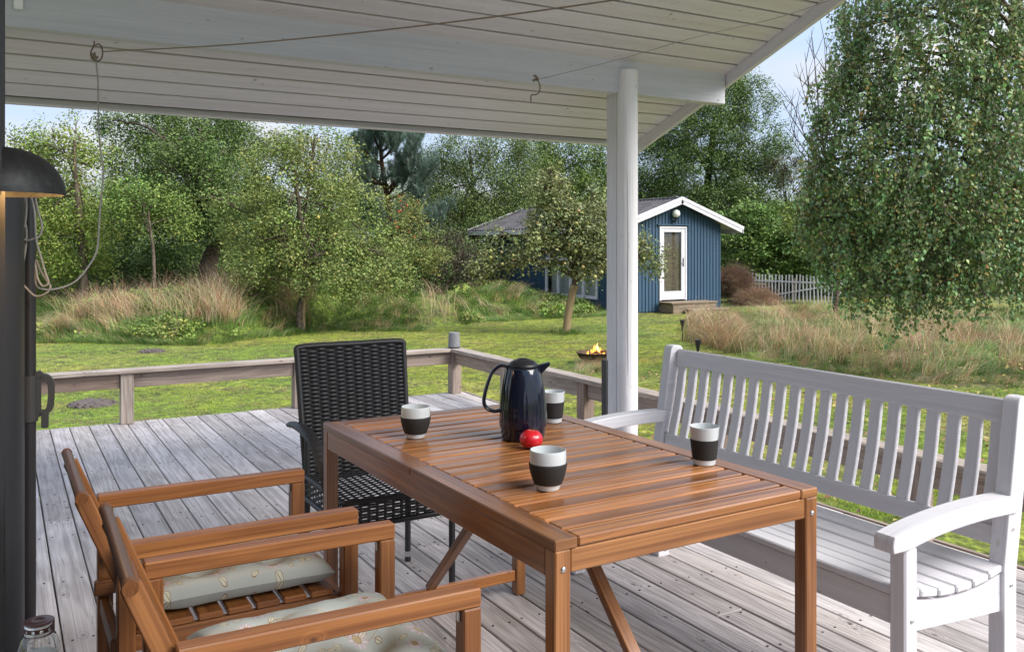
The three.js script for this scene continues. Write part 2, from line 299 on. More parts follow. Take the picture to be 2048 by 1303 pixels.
// ---------------------------------------------------------------- house wall, porch roof, beam, posts
{
  const DARKWALL = std({ map: ceilT.color, color: lin(0.05, 0.05, 0.056), roughness: 0.7 });
  const w = thing('house_wall', 'dark painted house wall at the left edge of the picture', 'wall', [0, 0, 0]);
  bb(w, 'wall', [-0.12, -0.006], [0.002, 2.42], [-2.6, 1.8], DARKWALL);
  bb(w, 'corner_trim', [-0.1, 0.012], [0.002, 2.42], [-2.645, -2.605], CHARCOAL);

  const roof = thing('porch_roof', 'white boarded porch roof sloping down to the eave over the deck', 'roof', [0, 2.06, -5.18]);
  const sl = 0.37, ang = Math.atan(sl), cs = Math.cos(ang), sn = Math.sin(ang), pitch = 0.1365;
  const geos = [0, 1, 2, 3].map(() => cbox(5.1, 0.018, pitch - 0.0155, 0.003));
  for (let i = 0; i < 22; i++) {
    const t = 0.02 + (i + 0.5) * pitch, m = mesh('ceiling_board', geos[i % 4], pick(CEIL), roof);
    m.position.set(1.47, t * sn + 0.008 + rr(-0.0012, 0.0012), t * cs); m.rotation.x = -ang;
  }
  const len = 6.3, plank = (name, t0, t1, x0, x1, y0, y1, mat) => { const m = mesh(name, cbox(x1 - x0, y1 - y0, t1 - t0, 0.003), mat, roof), t = (t0 + t1) / 2, y = (y0 + y1) / 2; m.position.set((x0 + x1) / 2, t * sn + y * cs, t * cs - y * sn); m.rotation.x = -ang; };
  const ROOFING = std({ color: lin(0.07, 0.07, 0.075), roughness: 0.9 });
  plank('lining', 22 * pitch + 0.024, len, -1.08, 4.02, 0.002, 0.016, CEIL[0]);
  plank('roof_sheet', -0.05, len, -1.1, 4.06, 0.02, 0.06, ROOFING);
  plank('barge_board', -0.03, len, 4.022, 4.052, -0.075, 0.062, WHITE);
  plank('eave_board', -0.03, -0.004, -1.08, 4.02, -0.02, 0.018, WHITE);
  const bm = bb(roof, 'beam', [-1.05, 4.016], [0.160, 0.357], [0.87, 0.945], BEAM, 0.004); bm.rotation.z = -0.002;
  const ins = thing('junction_box', 'small white plastic junction box on the beam at the top left', 'junction box', at(36, 8, 3.70).toArray());
  mesh('box', cbox(0.035, 0.05, 0.03, 0.004), std({ color: lin(0.75, 0.75, 0.73), roughness: 0.4 }), ins);

  // round post and the flat board behind it
  const p = thing('porch_post', 'round white painted timber post holding the porch beam', 'post', [3.235, 0, -4.235]);
  const g = cyl(0.0615, 2.35, 40); const rp = mesh('shaft', g, std({ map: paintT.color, bumpMap: paintT.bump, bumpScale: 0.0015, roughness: 0.45 }), p); rp.position.y = 1.176;
  const uv = g.attributes.uv; for (let i = 0; i < uv.count; i++) { const a = uv.getX(i), b = uv.getY(i); uv.setXY(i, b * 2.35, a * 0.5); }
  mesh('crack', taper([V(-0.036, 0.55, 0.0505), V(-0.0375, 0.95, 0.0497), V(-0.035, 1.3, 0.0512), V(-0.036, 1.75, 0.0506)], (k) => 0.0016 * Math.sin(Math.PI * clamp(k, 0.02, 0.98)) + 0.0002, 5, 24), std({ color: lin(0.10, 0.085, 0.075), roughness: 1 }), p);
  const b = thing('support_board', 'flat white square timber standing behind the round post', 'post', [3.235, 0, -4.325]);
  bb(b, 'shaft', [-0.052, 0.05], [0.001, 2.222], [-0.05, 0.05], WHITE);
  const s = thing('slim_bar', 'slim black upright bar standing left of the white post', 'bar', [3.08, 0, -4.25]);
  bb(s, 'bar', [-0.012, 0.012], [0.001, 0.645], [-0.02, 0.02], BLACK, 0.004);
}

// ---------------------------------------------------------------- table
const TABLE = thing('garden_table', 'oiled brown slatted wooden table in the middle of the deck', 'table', [1.345, 0, -2.2137]);
TABLE.rotation.y = 0.0193;
{
  const t = TABLE, hx = 0.39, hz = 0.70, top = 0.72, rw = 0.057;
  for (const s of [-1, 1]) for (const e of [-1, 1])
    bb(t, 'side_rail', s < 0 ? [-hx, -hx + rw] : [hx - rw, hx], [top - 0.022, top], e < 0 ? [-hz, -0.0012] : [0.0012, hz], TEAK[s < 0 ? 4 : 0], 0.0025);
  const n = 11, sw = 0.0525, len = 2 * (hx - rw) - 0.004;
  const geos = [0, 1, 2, 3, 4].map(() => cbox(len, 0.02, sw, 0.0035));
  for (const e of [-1, 1]) for (let i = 0; i < n; i++) {
    const m = mesh('slat', pick(geos), pick(TEAK), t); m.position.set(0, top - 0.0105 + rr(-0.0006, 0.0006), e * (hz - sw / 2 - i * (hz - 0.004 - sw) / (n - 1)));
  }
  for (const s of [-1, 1]) bb(t, 'apron', s < 0 ? [-hx + 0.002, -hx + 0.024] : [hx - 0.024, hx - 0.002], [top - 0.083, top - 0.0225], [-hz + 0.04, hz - 0.04], TEAK[2]);
  for (const e of [-1, 1]) bb(t, 'apron', [-hx + 0.041, hx - 0.041], [top - 0.072, top - 0.0225], e < 0 ? [-hz + 0.004, -hz + 0.026] : [hz - 0.026, hz - 0.004], TEAK[0]);
  for (const s of [-1, 1]) for (const e of [-1, 1]) {
    const x = s * (hx - 0.0205), z = e * (hz - 0.0205), l = bb(t, 'leg', [x - 0.0195, x + 0.0195], [0.001, top - 0.0225], [z - 0.0195, z + 0.0195], TEAK[s * e < 0 ? 0 : 2]);
    const b = mesh('bolt', lathe([[0.0001, 0.004], [0.003, 0.004], [0.0055, 0.0028], [0.0065, 0]], 16).rotateX(Math.PI / 2), METAL, l); b.position.set(0, 0.31, 0.0197);
  }
  for (const e of [-1, 1]) {
    const z = e * (hz - 0.022);
    bb(t, 'stretcher', [-hx + 0.041, hx - 0.041], [0.055, 0.095], [z - 0.011, z + 0.011], TEAK[3]);
    bar(t, 'brace', V(0, 0.097, z), V(0, top - 0.07, e * 0.12), 0.036, 0.024, TEAK[2], V(1, 0, 0));
  }
  bb(t, 'middle_rail', [-hx + 0.025, hx - 0.025], [top - 0.075, top - 0.0225], [-0.15, 0.15], TEAK[4]);
}

// ---------------------------------------------------------------- bench
{
  const b = thing('garden_bench', 'white painted slat-back wooden bench along the right side of the table', 'bench', [2.2, 0, -2.22]);
  const z0 = -0.77, z1 = 0.77;   // -2.99 .. -1.45
  for (const [za, zb] of [[z0, z0 + 0.048], [z1 - 0.048, z1]]) {
    bb(b, 'front_leg', [-0.215, -0.165], [0.001, 0.545], [za, zb], WHITE, 0.005);
    // back post, straight below the seat and raked above, rounded on top
    const s = new THREE.Shape(); s.moveTo(0.215, 0.001); s.lineTo(0.265, 0.001); s.lineTo(0.265, 0.40); s.lineTo(0.342, 0.86); s.quadraticCurveTo(0.343, 0.882, 0.325, 0.884); s.lineTo(0.300, 0.884); s.quadraticCurveTo(0.285, 0.882, 0.282, 0.86); s.lineTo(0.215, 0.42); s.closePath();
    mesh('back_post', new THREE.ExtrudeGeometry(s, { depth: zb - za - 0.008, bevelEnabled: true, bevelSize: 0.004, bevelThickness: 0.004, bevelSegments: 2, curveSegments: 6 }).translate(0, 0, za + 0.004), WHITE, b);
    // curved arm
    const a = new THREE.Shape(); a.moveTo(-0.262, 0.548); a.quadraticCurveTo(-0.268, 0.565, -0.258, 0.582); a.bezierCurveTo(-0.12, 0.612, 0.08, 0.622, 0.262, 0.612); a.lineTo(0.258, 0.572); a.bezierCurveTo(0.08, 0.58, -0.08, 0.572, -0.2, 0.548); a.closePath();
    const mid = (za + zb) / 2, inner = za < 0 ? 0.006 : -0.006;
    mesh('armrest', new THREE.ExtrudeGeometry(a, { depth: 0.052, bevelEnabled: true, bevelSize: 0.004, bevelThickness: 0.004, bevelSegments: 2, curveSegments: 16 }).translate(0, 0, mid - 0.026 + inner * 0), WHITE, b);
    // side rail with hollowed upper edge
    const r = new THREE.Shape(); r.moveTo(-0.163, 0.325); r.lineTo(0.214, 0.30); r.lineTo(0.214, 0.405); r.quadraticCurveTo(0.04, 0.36, -0.163, 0.404); r.closePath();
    mesh('side_rail', new THREE.ExtrudeGeometry(r, { depth: 0.024, bevelEnabled: false, curveSegments: 12 }).translate(0, 0, mid - 0.012), WHITE, b);
    for (const [x, y] of [[-0.19, 0.36]]) { const k = mesh('screw', lathe([[0.0001, 0.003], [0.004, 0.003], [0.006, 0]], 12).rotateX(Math.PI / 2), METAL, b); k.position.set(x, y, zb + 0.0005); }
    for (const [x, y] of [[0.31, 0.825], [0.24, 0.37]]) { const k = mesh('screw', lathe([[0.0001, 0.003], [0.004, 0.003], [0.006, 0]], 12).rotateX(Math.PI / 2), METAL, b); k.position.set(x, y, zb + 0.0005); }
  }
  bb(b, 'apron', [-0.200, -0.176], [0.335, 0.412], [z0 + 0.05, z1 - 0.05], WHITE);
  const geo = cbox(0.066, 0.02, 1.525, 0.004);
  [[-0.179, 0.423, 0.1], [-0.105, 0.412, 0.16], [-0.031, 0.402, 0.08], [0.043, 0.399, 0], [0.117, 0.403, -0.09], [0.187, 0.414, -0.17]].forEach(([x, y, r]) => { const m = mesh('seat_slat', geo, WHITE, b); m.position.set(x, y, 0); m.rotation.z = -r; });
  // back: rails lean with the posts
  const lean = (y) => 0.2405 + (y - 0.41) * 0.149 + 0.018 * smooth(0.41, 0.9, y);
  const bx = (y) => lean(y);
  bar(b, 'top_rail', V(bx(0.805), 0.803, 0), V(bx(0.87), 0.872, 0), 1.44, 0.03, WHITE, V(0, 0, 1), 0.005);
  bar(b, 'lower_rail', V(bx(0.466), 0.466, 0), V(bx(0.52), 0.52, 0), 1.44, 0.03, WHITE, V(0, 0, 1), 0.004);
  const pts = []; for (let i = 0; i <= 12; i++) { const y = 0.515 + (0.808 - 0.515) * i / 12; pts.push([bx(y) + 0.007 * Math.sin(Math.PI * i / 12), y]); }
  const sh = new THREE.Shape(); pts.forEach(([x, y], i) => (i ? sh.lineTo(x - 0.0065, y) : sh.moveTo(x - 0.0065, y))); [...pts].reverse().forEach(([x, y]) => sh.lineTo(x + 0.0065, y)); sh.closePath();
  const slat = new THREE.ExtrudeGeometry(sh, { depth: 0.036, bevelEnabled: true, bevelSize: 0.0025, bevelThickness: 0.002, bevelSegments: 1 }).translate(0, 0, -0.018);
  for (let i = 0; i < 21; i++) { const m = mesh('back_slat', slat, WHITE, b); m.position.z = -0.69 + 1.38 * i / 20; }
}

// ---------------------------------------------------------------- folding armchairs with cushions
let floral;
{
  const c = document.createElement('canvas'); c.width = c.height = 512; const g = c.getContext('2d');
  g.fillStyle = 'rgb(149,153,149)'; g.fillRect(0, 0, 512, 512);
  const leafy = (x, y, a, s, col) => { g.save(); g.translate(x, y); g.rotate(a); g.strokeStyle = col; g.lineWidth = 2; g.fillStyle = 'rgba(196,190,160,0.45)'; g.beginPath(); g.moveTo(0, 0); g.bezierCurveTo(s * 0.3, -s * 0.45, s * 0.8, -s * 0.35, s, 0); g.bezierCurveTo(s * 0.8, s * 0.35, s * 0.3, s * 0.45, 0, 0); g.fill(); g.stroke(); g.beginPath(); g.moveTo(0, 0); g.lineTo(s * 0.9, 0); g.stroke(); g.restore(); };
  const flower = (x, y, s) => { for (let k = 0; k < 11; k++) { g.save(); g.translate(x, y); g.rotate(k / 11 * 6.283 + 0.2); g.fillStyle = k % 2 ? 'rgba(168,154,162,0.8)' : 'rgba(178,168,172,0.8)'; g.strokeStyle = 'rgb(150,128,128)'; g.lineWidth = 1.6; g.beginPath(); g.moveTo(s * 0.2, 0); g.quadraticCurveTo(s * 0.7, -s * 0.28, s, 0); g.quadraticCurveTo(s * 0.7, s * 0.28, s * 0.2, 0); g.fill(); g.stroke(); g.restore(); } g.fillStyle = 'rgb(168,158,124)'; g.strokeStyle = 'rgb(120,98,66)'; g.beginPath(); g.arc(x, y, s * 0.36, 0, 7); g.fill(); g.stroke(); for (let k = -2; k <= 2; k++) { g.beginPath(); g.moveTo(x + k * s * 0.12, y - s * 0.3); g.lineTo(x + k * s * 0.12, y + s * 0.3); g.stroke(); } };
  for (const [x, y, s] of [[120, 130, 66], [390, 90, 48], [330, 330, 70], [90, 410, 50], [480, 460, 40], [250, 210, 34], [220, 480, 36]]) for (const [dx, dy] of [[0, 0], [-512, 0], [512, 0], [0, -512], [0, 512]]) {
    g.strokeStyle = 'rgb(146,120,92)'; g.lineWidth = 3; g.beginPath(); g.moveTo(x + dx, y + dy); g.bezierCurveTo(x + dx + 60, y + dy - 50, x + dx + 110, y + dy + 50, x + dx + 150, y + dy - 10); g.stroke();
    [[70, -20, -1.1, 34], [95, 5, 0.9, 38], [125, 10, -0.6, 34], [150, -10, 0.1, 40], [-60, 50, 2.4, 46], [-80, -40, -2.6, 42]].forEach(([a, b, r, l]) => leafy(x + dx + a, y + dy + b, r, l, 'rgb(112,86,58)'));
    flower(x + dx, y + dy, s);
  }
  floral = new THREE.CanvasTexture(c); floral.colorSpace = THREE.SRGBColorSpace; floral.wrapS = floral.wrapT = THREE.RepeatWrapping; floral.repeat.set(3.7, 3.7);
}
const weaveT = tex(128, 128, (u, v) => { const a = 128 + 60 * Math.sin(u * 64 * 6.283) * Math.sin(v * 64 * 6.283) + 50 * (hash(Math.round(u * 128), Math.round(v * 128), 7) - 0.5); return [a, a, a]; }, false);
const CUSH = std({ map: floral, roughness: 0.85, bumpMap: weaveT, bumpScale: 0.0004 });
function pillow(w, d, h, dimples, seed) {
  const n = 40, P = [], U = [], I = [];
  for (const s of [1, -1]) for (let j = 0; j <= n; j++) for (let i = 0; i <= n; i++) {
    const u = i / n * 2 - 1, v = j / n * 2 - 1, eu = 1 - Math.pow(Math.abs(u), 5), ev = 1 - Math.pow(Math.abs(v), 5);
    const pin = 1 - 0.05 * (1 - v * v) * (Math.abs(u) > 0.5 ? (Math.abs(u) - 0.5) * 2 : 0), pin2 = 1 - 0.05 * (1 - u * u) * (Math.abs(v) > 0.5 ? (Math.abs(v) - 0.5) * 2 : 0);
    const x = u * w / 2 * pin, z = v * d / 2 * pin2; let y = h / 2 * Math.pow(eu * ev, 0.42);
    for (const [a, b] of dimples) y -= h * 0.42 * Math.exp(-((x - a * w) ** 2 + (z - b * d) ** 2) / 0.0016) + h * 0.1 * Math.exp(-((x - a * w) ** 2 + (z - b * d) ** 2) / 0.008);
    y += (fbm(u * 3 + 9, v * 3 + 9, 64, 64, seed, 3) - 0.5) * 0.03 * eu * ev;
    P.push(x, s * Math.max(y, 0.0005 * s), z); U.push(x + seed * 0.13, z + seed * 0.07);
    if (i && j) { const k = (s > 0 ? 0 : (n + 1) * (n + 1)) + j * (n + 1) + i; I.push(...(s > 0 ? [k - n - 2, k - 1, k, k - n - 2, k, k - n - 1] : [k - n - 2, k, k - 1, k - n - 2, k - n - 1, k])); }
  }
  const g = new THREE.BufferGeometry(); g.setAttribute('position', new THREE.Float32BufferAttribute(P, 3)); g.setAttribute('uv', new THREE.Float32BufferAttribute(U, 2)); g.setIndex(I); g.computeVertexNormals(); return g;
}
function armchair(label, pos, turn) {
  const t = thing('wooden_armchair', label, 'chair', pos, 'wooden armchairs on the left of the table'); t.rotation.y = turn;
  const hw = 0.253, x0 = -0.285, x1 = 0.285, ah = 0.637;
  for (const s of [-1, 1]) {
    const z = s < 0 ? [-hw, -hw + 0.04] : [hw - 0.04, hw];
    bb(t, 'armrest', [x0, x1], [ah - 0.037, ah], z, CHAIRW[1], 0.003);
    bb(t, 'front_leg', [x1 - 0.039, x1], [0.001, ah - 0.038], z, CHAIRW[0]);
    const rl = bb(t, 'rear_leg', [x0, x0 + 0.039], [0.001, ah - 0.038], z, CHAIRW[0]);
    const b = mesh('bolt', lathe([[0.0001, 0.003], [0.004, 0.003], [0.0066, 0]], 14).rotateX(Math.PI / 2), METAL, t); b.position.set(x0 + 0.02, ah - 0.018, s * (hw + 0.0004)); if (s < 0) b.rotation.y = Math.PI;
    const br = mesh('bracket', cbox(0.003, 0.02, 0.012, 0.001), METAL, t); br.position.set(x1 - 0.0415, ah - 0.055, s * (hw - 0.02));
    const zi = s < 0 ? [-hw + 0.042, -hw + 0.064] : [hw - 0.064, hw - 0.042];
    bb(t, 'seat_rail', [x0 - 0.01, x1 - 0.03], [0.375, 0.413], zi, CHAIRW[2]);
    // raked stile of the backrest
    bar(t, 'back_stile', V(x0 + 0.075, 0.40, s * (hw - 0.053)), V(x0 - 0.068, 0.742, s * (hw - 0.053)), 0.02, 0.036, CHAIRW[0], V(0, 0, 1));
  }
  const top = mesh('top_rail', cyl(0.0125, 2 * hw + 0.0, 20).rotateX(Math.PI / 2), std({ color: lin(0.085, 0.045, 0.032), roughness: 0.38 }), t); top.position.set(x0 - 0.073, 0.755, 0); top.scale.x = 1.0;
  for (const s of [-1, 1]) { const k = mesh('rail_cap', cyl(0.0132, 0.022, 20).rotateX(Math.PI / 2), CHAIRW[2], t); k.position.set(x0 - 0.073, 0.755, s * (hw - 0.01)); }
  for (let i = 0; i < 4; i++) { const k = 0.3 + i * 0.2; bar(t, 'back_slat', V(x0 + 0.075 - 0.143 * (k - 0.07), 0.40 + 0.342 * (k - 0.07), 0), V(x0 + 0.075 - 0.143 * (k + 0.07), 0.40 + 0.342 * (k + 0.07), 0), 2 * (hw - 0.064), 0.014, CHAIRW[2], V(0, 0, 1)); }
  for (let i = 0; i < 7; i++) bb(t, 'seat_slat', [x0 + 0.045 + i * 0.069, x0 + 0.045 + i * 0.069 + 0.058], [0.414, 0.43], [-hw + 0.044, hw - 0.044], pick(CHAIRW));
  bb(t, 'rear_stretcher', [x0 + 0.004, x0 + 0.03], [0.325, 0.36], [-hw + 0.041, hw - 0.041], CHAIRW[2]);
  bb(t, 'front_stretcher', [x1 - 0.03, x1 - 0.008], [0.36, 0.398], [-hw + 0.041, hw - 0.041], CHAIRW[2]);
  for (const s of [-1, 1]) bb(t, 'floor_rail', [x0 + 0.04, x1 - 0.04], [0.09, 0.125], s < 0 ? [-hw + 0.008, -hw + 0.03] : [hw - 0.03, hw - 0.008], CHAIRW[2]);
  return t;
}
{
  const c1 = armchair('brown wooden armchair farther from the viewer, left of the table', [0.515, 0, -2.43], 0);
  const c2 = armchair('brown wooden armchair nearest the viewer, cut by the lower frame edge', [0.548, 0, -1.815], -0.02);
  const cush = (label, c, dx, dz, seed) => { const p = thing('seat_cushion', label, 'cushion', [c.position.x + dx, 0.468, c.position.z + dz], 'floral seat cushions'); p.rotation.y = c.rotation.y + (seed - 2) * 0.02; mesh('cover', pillow(0.45, 0.41, 0.088, [[-0.2, -0.2], [0.2, -0.2], [-0.2, 0.2], [0.2, 0.2]], seed), CUSH, p); return p; };
  cush('blue-grey floral cushion on the seat of the farther armchair', c1, 0.02, -0.005, 1);
  cush('blue-grey floral cushion on the nearest armchair, mostly hidden by its arm', c2, 0.03, 0.0, 4);
}

// ---------------------------------------------------------------- wicker chair
// rows of flat strands weaving over stakes; panel in x (width) and y (height), bulging in z
function weave(w, h, cols, rows, { fill = 0.92, amp = 0.0035, t = 0.0022, taperX = 0, stake = 0.006 } = {}) {
  const P = [], I = [], ring = (pts) => pts, per = 5, cw = w / cols, rh = h / rows;
  const strand = (path, a, b) => { // path: centre points, a: half height dir, b: half thickness dir
    const base = P.length / 3, cs = [[1, 0], [0.6, 1], [-0.6, 1], [-1, 0], [-0.6, -1], [0.6, -1]];
    path.forEach((p, i) => { for (const [q, s] of cs) P.push(p[0] + a[0] * q + b[0] * s, p[1] + a[1] * q + b[1] * s, p[2] + a[2] * q + b[2] * s); if (i) for (let k = 0; k < 6; k++) { const n = (k + 1) % 6, A = base + (i - 1) * 6 + k, B = base + (i - 1) * 6 + n; I.push(A, A + 6, B + 6, A, B + 6, B); } });
  };
  for (let r = 0; r < rows; r++) {
    const y = (r + 0.5) * rh, ww = 1 + taperX * (y / h), path = [];
    for (let i = 0; i <= cols * per; i++) { const x = -w / 2 + i / per * cw; path.push([x * ww, y, amp * Math.cos(Math.PI * i / per + Math.PI / 2 + (r % 2) * Math.PI)]); }
    strand(path, [0, rh * fill / 2, 0], [0, 0, t]);
  }
  for (let c = 0; c <= cols; c++) { const x = -w / 2 + c * cw; strand([[x, 0, 0], [x * (1 + taperX), h, 0]], [stake / 2, 0, 0], [0, 0, 0.0016]); }
  const g = new THREE.BufferGeometry(); g.setAttribute('position', new THREE.Float32BufferAttribute(P, 3)); g.setIndex(I); return outward(g);
}
{
  const WICK = std({ color: lin(0.013, 0.0125, 0.014), roughness: 0.5, side: THREE.DoubleSide });
  const t = thing('wicker_chair', 'black woven wicker armchair at the far end of the table', 'chair', [1.262, 0, -3.43]);
  t.rotation.y = 0.01;
  const hw = 0.215;
  // back, leaning away
  const back = mesh('woven_back', weave(2 * hw, 0.52, 12, 64, { taperX: 0.06, fill: 1.55, amp: 0.0062, t: 0.0034, stake: 0.010 }), WICK, t); back.position.set(0, 0.385, 0.0); back.rotation.x = -0.165;
  const bt = (s, y) => V(s * (hw + 0.003) * (1 + 0.06 * (y - 0.385) / 0.52), y, -(y - 0.385) * 0.1665);
  const frame = mesh('back_frame', taper([bt(-1, 0.39), bt(-1, 0.6), bt(-1, 0.885), bt(-1, 0.901), bt(-1, 0.906).add(V(0.012, 0, 0)), V(0, 0.908, -0.087), bt(1, 0.906).add(V(-0.012, 0, 0)), bt(1, 0.901), bt(1, 0.885), bt(1, 0.6), bt(1, 0.39)], 0.0125, 10, 60), WICK, t);
  // seat
  const seat = mesh('woven_seat', weave(2 * hw - 0.004, 0.42, 14, 30, { fill: 0.85, amp: 0.0026, t: 0.0015, stake: 0.013 }), WICK, t); seat.rotation.x = Math.PI / 2; seat.position.set(0, 0.405, 0.0);
  const skirt = (name, w, p, ry) => { const m = mesh(name, weave(w, 0.085, Math.round(w / 0.031), 8, { fill: 0.83, amp: 0.0026, t: 0.0015, stake: 0.012 }), WICK, t); m.position.set(...p); m.rotation.y = ry; };
  skirt('woven_skirt', 2 * hw + 0.01, [0, 0.322, 0.43], 0); skirt('woven_skirt', 0.43, [-hw - 0.005, 0.322, 0.215], -Math.PI / 2); skirt('woven_skirt', 0.43, [hw + 0.005, 0.322, 0.215], Math.PI / 2);
  const rim = (pts) => taper(pts, 0.011, 8, 50);
  mesh('seat_rim', rim([V(-hw - 0.004, 0.408, 0), V(-hw - 0.004, 0.408, 0.36), V(-hw, 0.408, 0.425), V(-hw + 0.05, 0.408, 0.432), V(hw - 0.05, 0.408, 0.432), V(hw, 0.408, 0.425), V(hw + 0.004, 0.408, 0.36), V(hw + 0.004, 0.408, 0)]), WICK, t);
  mesh('lower_rim', rim([V(-hw - 0.004, 0.322, 0), V(-hw - 0.004, 0.322, 0.36), V(-hw, 0.322, 0.425), V(-hw + 0.05, 0.322, 0.432), V(hw - 0.05, 0.322, 0.432), V(hw, 0.322, 0.425), V(hw + 0.004, 0.322, 0.36), V(hw + 0.004, 0.322, 0)]), WICK, t);
  for (const s of [-1, 1]) {
    // arm: a wrapped band that springs from behind the back and bends down to the front of the seat
    const c = new THREE.CatmullRomCurve3([V(s * (hw + 0.03), 0.598, -0.1), V(s * (hw + 0.032), 0.607, -0.02), V(s * (hw + 0.034), 0.602, 0.1), V(s * (hw + 0.034), 0.575, 0.21), V(s * (hw + 0.03), 0.51, 0.29), V(s * (hw + 0.022), 0.43, 0.33), V(s * (hw + 0.01), 0.33, 0.35)]);
    const P = [], I = [], n = 90;
    for (let i = 0; i <= n; i++) { const p = c.getPoint(i / n), g = c.getTangent(i / n), nx = V(0, -g.z, g.y).normalize().multiplyScalar(s > 0 ? -1 : 1), rip = 0.0012 * Math.cos(i * 1.7); for (let k = 0; k < 10; k++) { const a = k / 10 * 6.283, ex = Math.cos(a) * 0.026, ey = Math.sin(a) * (0.012 + rip); P.push(p.x + ex, p.y + nx.y * ey, p.z + nx.z * ey); if (i) { const A = (i - 1) * 10 + k, B = (i - 1) * 10 + (k + 1) % 10; I.push(A, A + 10, B + 10, A, B + 10, B); } } }
    const g = new THREE.BufferGeometry(); g.setAttribute('position', new THREE.Float32BufferAttribute(P, 3)); g.setIndex(I); outward(g); mesh('armrest', g, WICK, t);
    for (const z of [0.0, 0.41]) {
      const sh = z ? 0.33 : 0.6, l = mesh('leg', moved(cyl(0.0125, sh - 0.02, 14), s * hw, (sh + 0.02) / 2, z), BLACK, t);
      mesh('foot_cap', moved(cyl(0.0135, 0.022, 14), s * hw, 0.031, z), METAL, l); mesh('rubber_foot', moved(cyl(0.013, 0.02, 14), s * hw, 0.0105, z), BLACK, l);
    }
  }
}

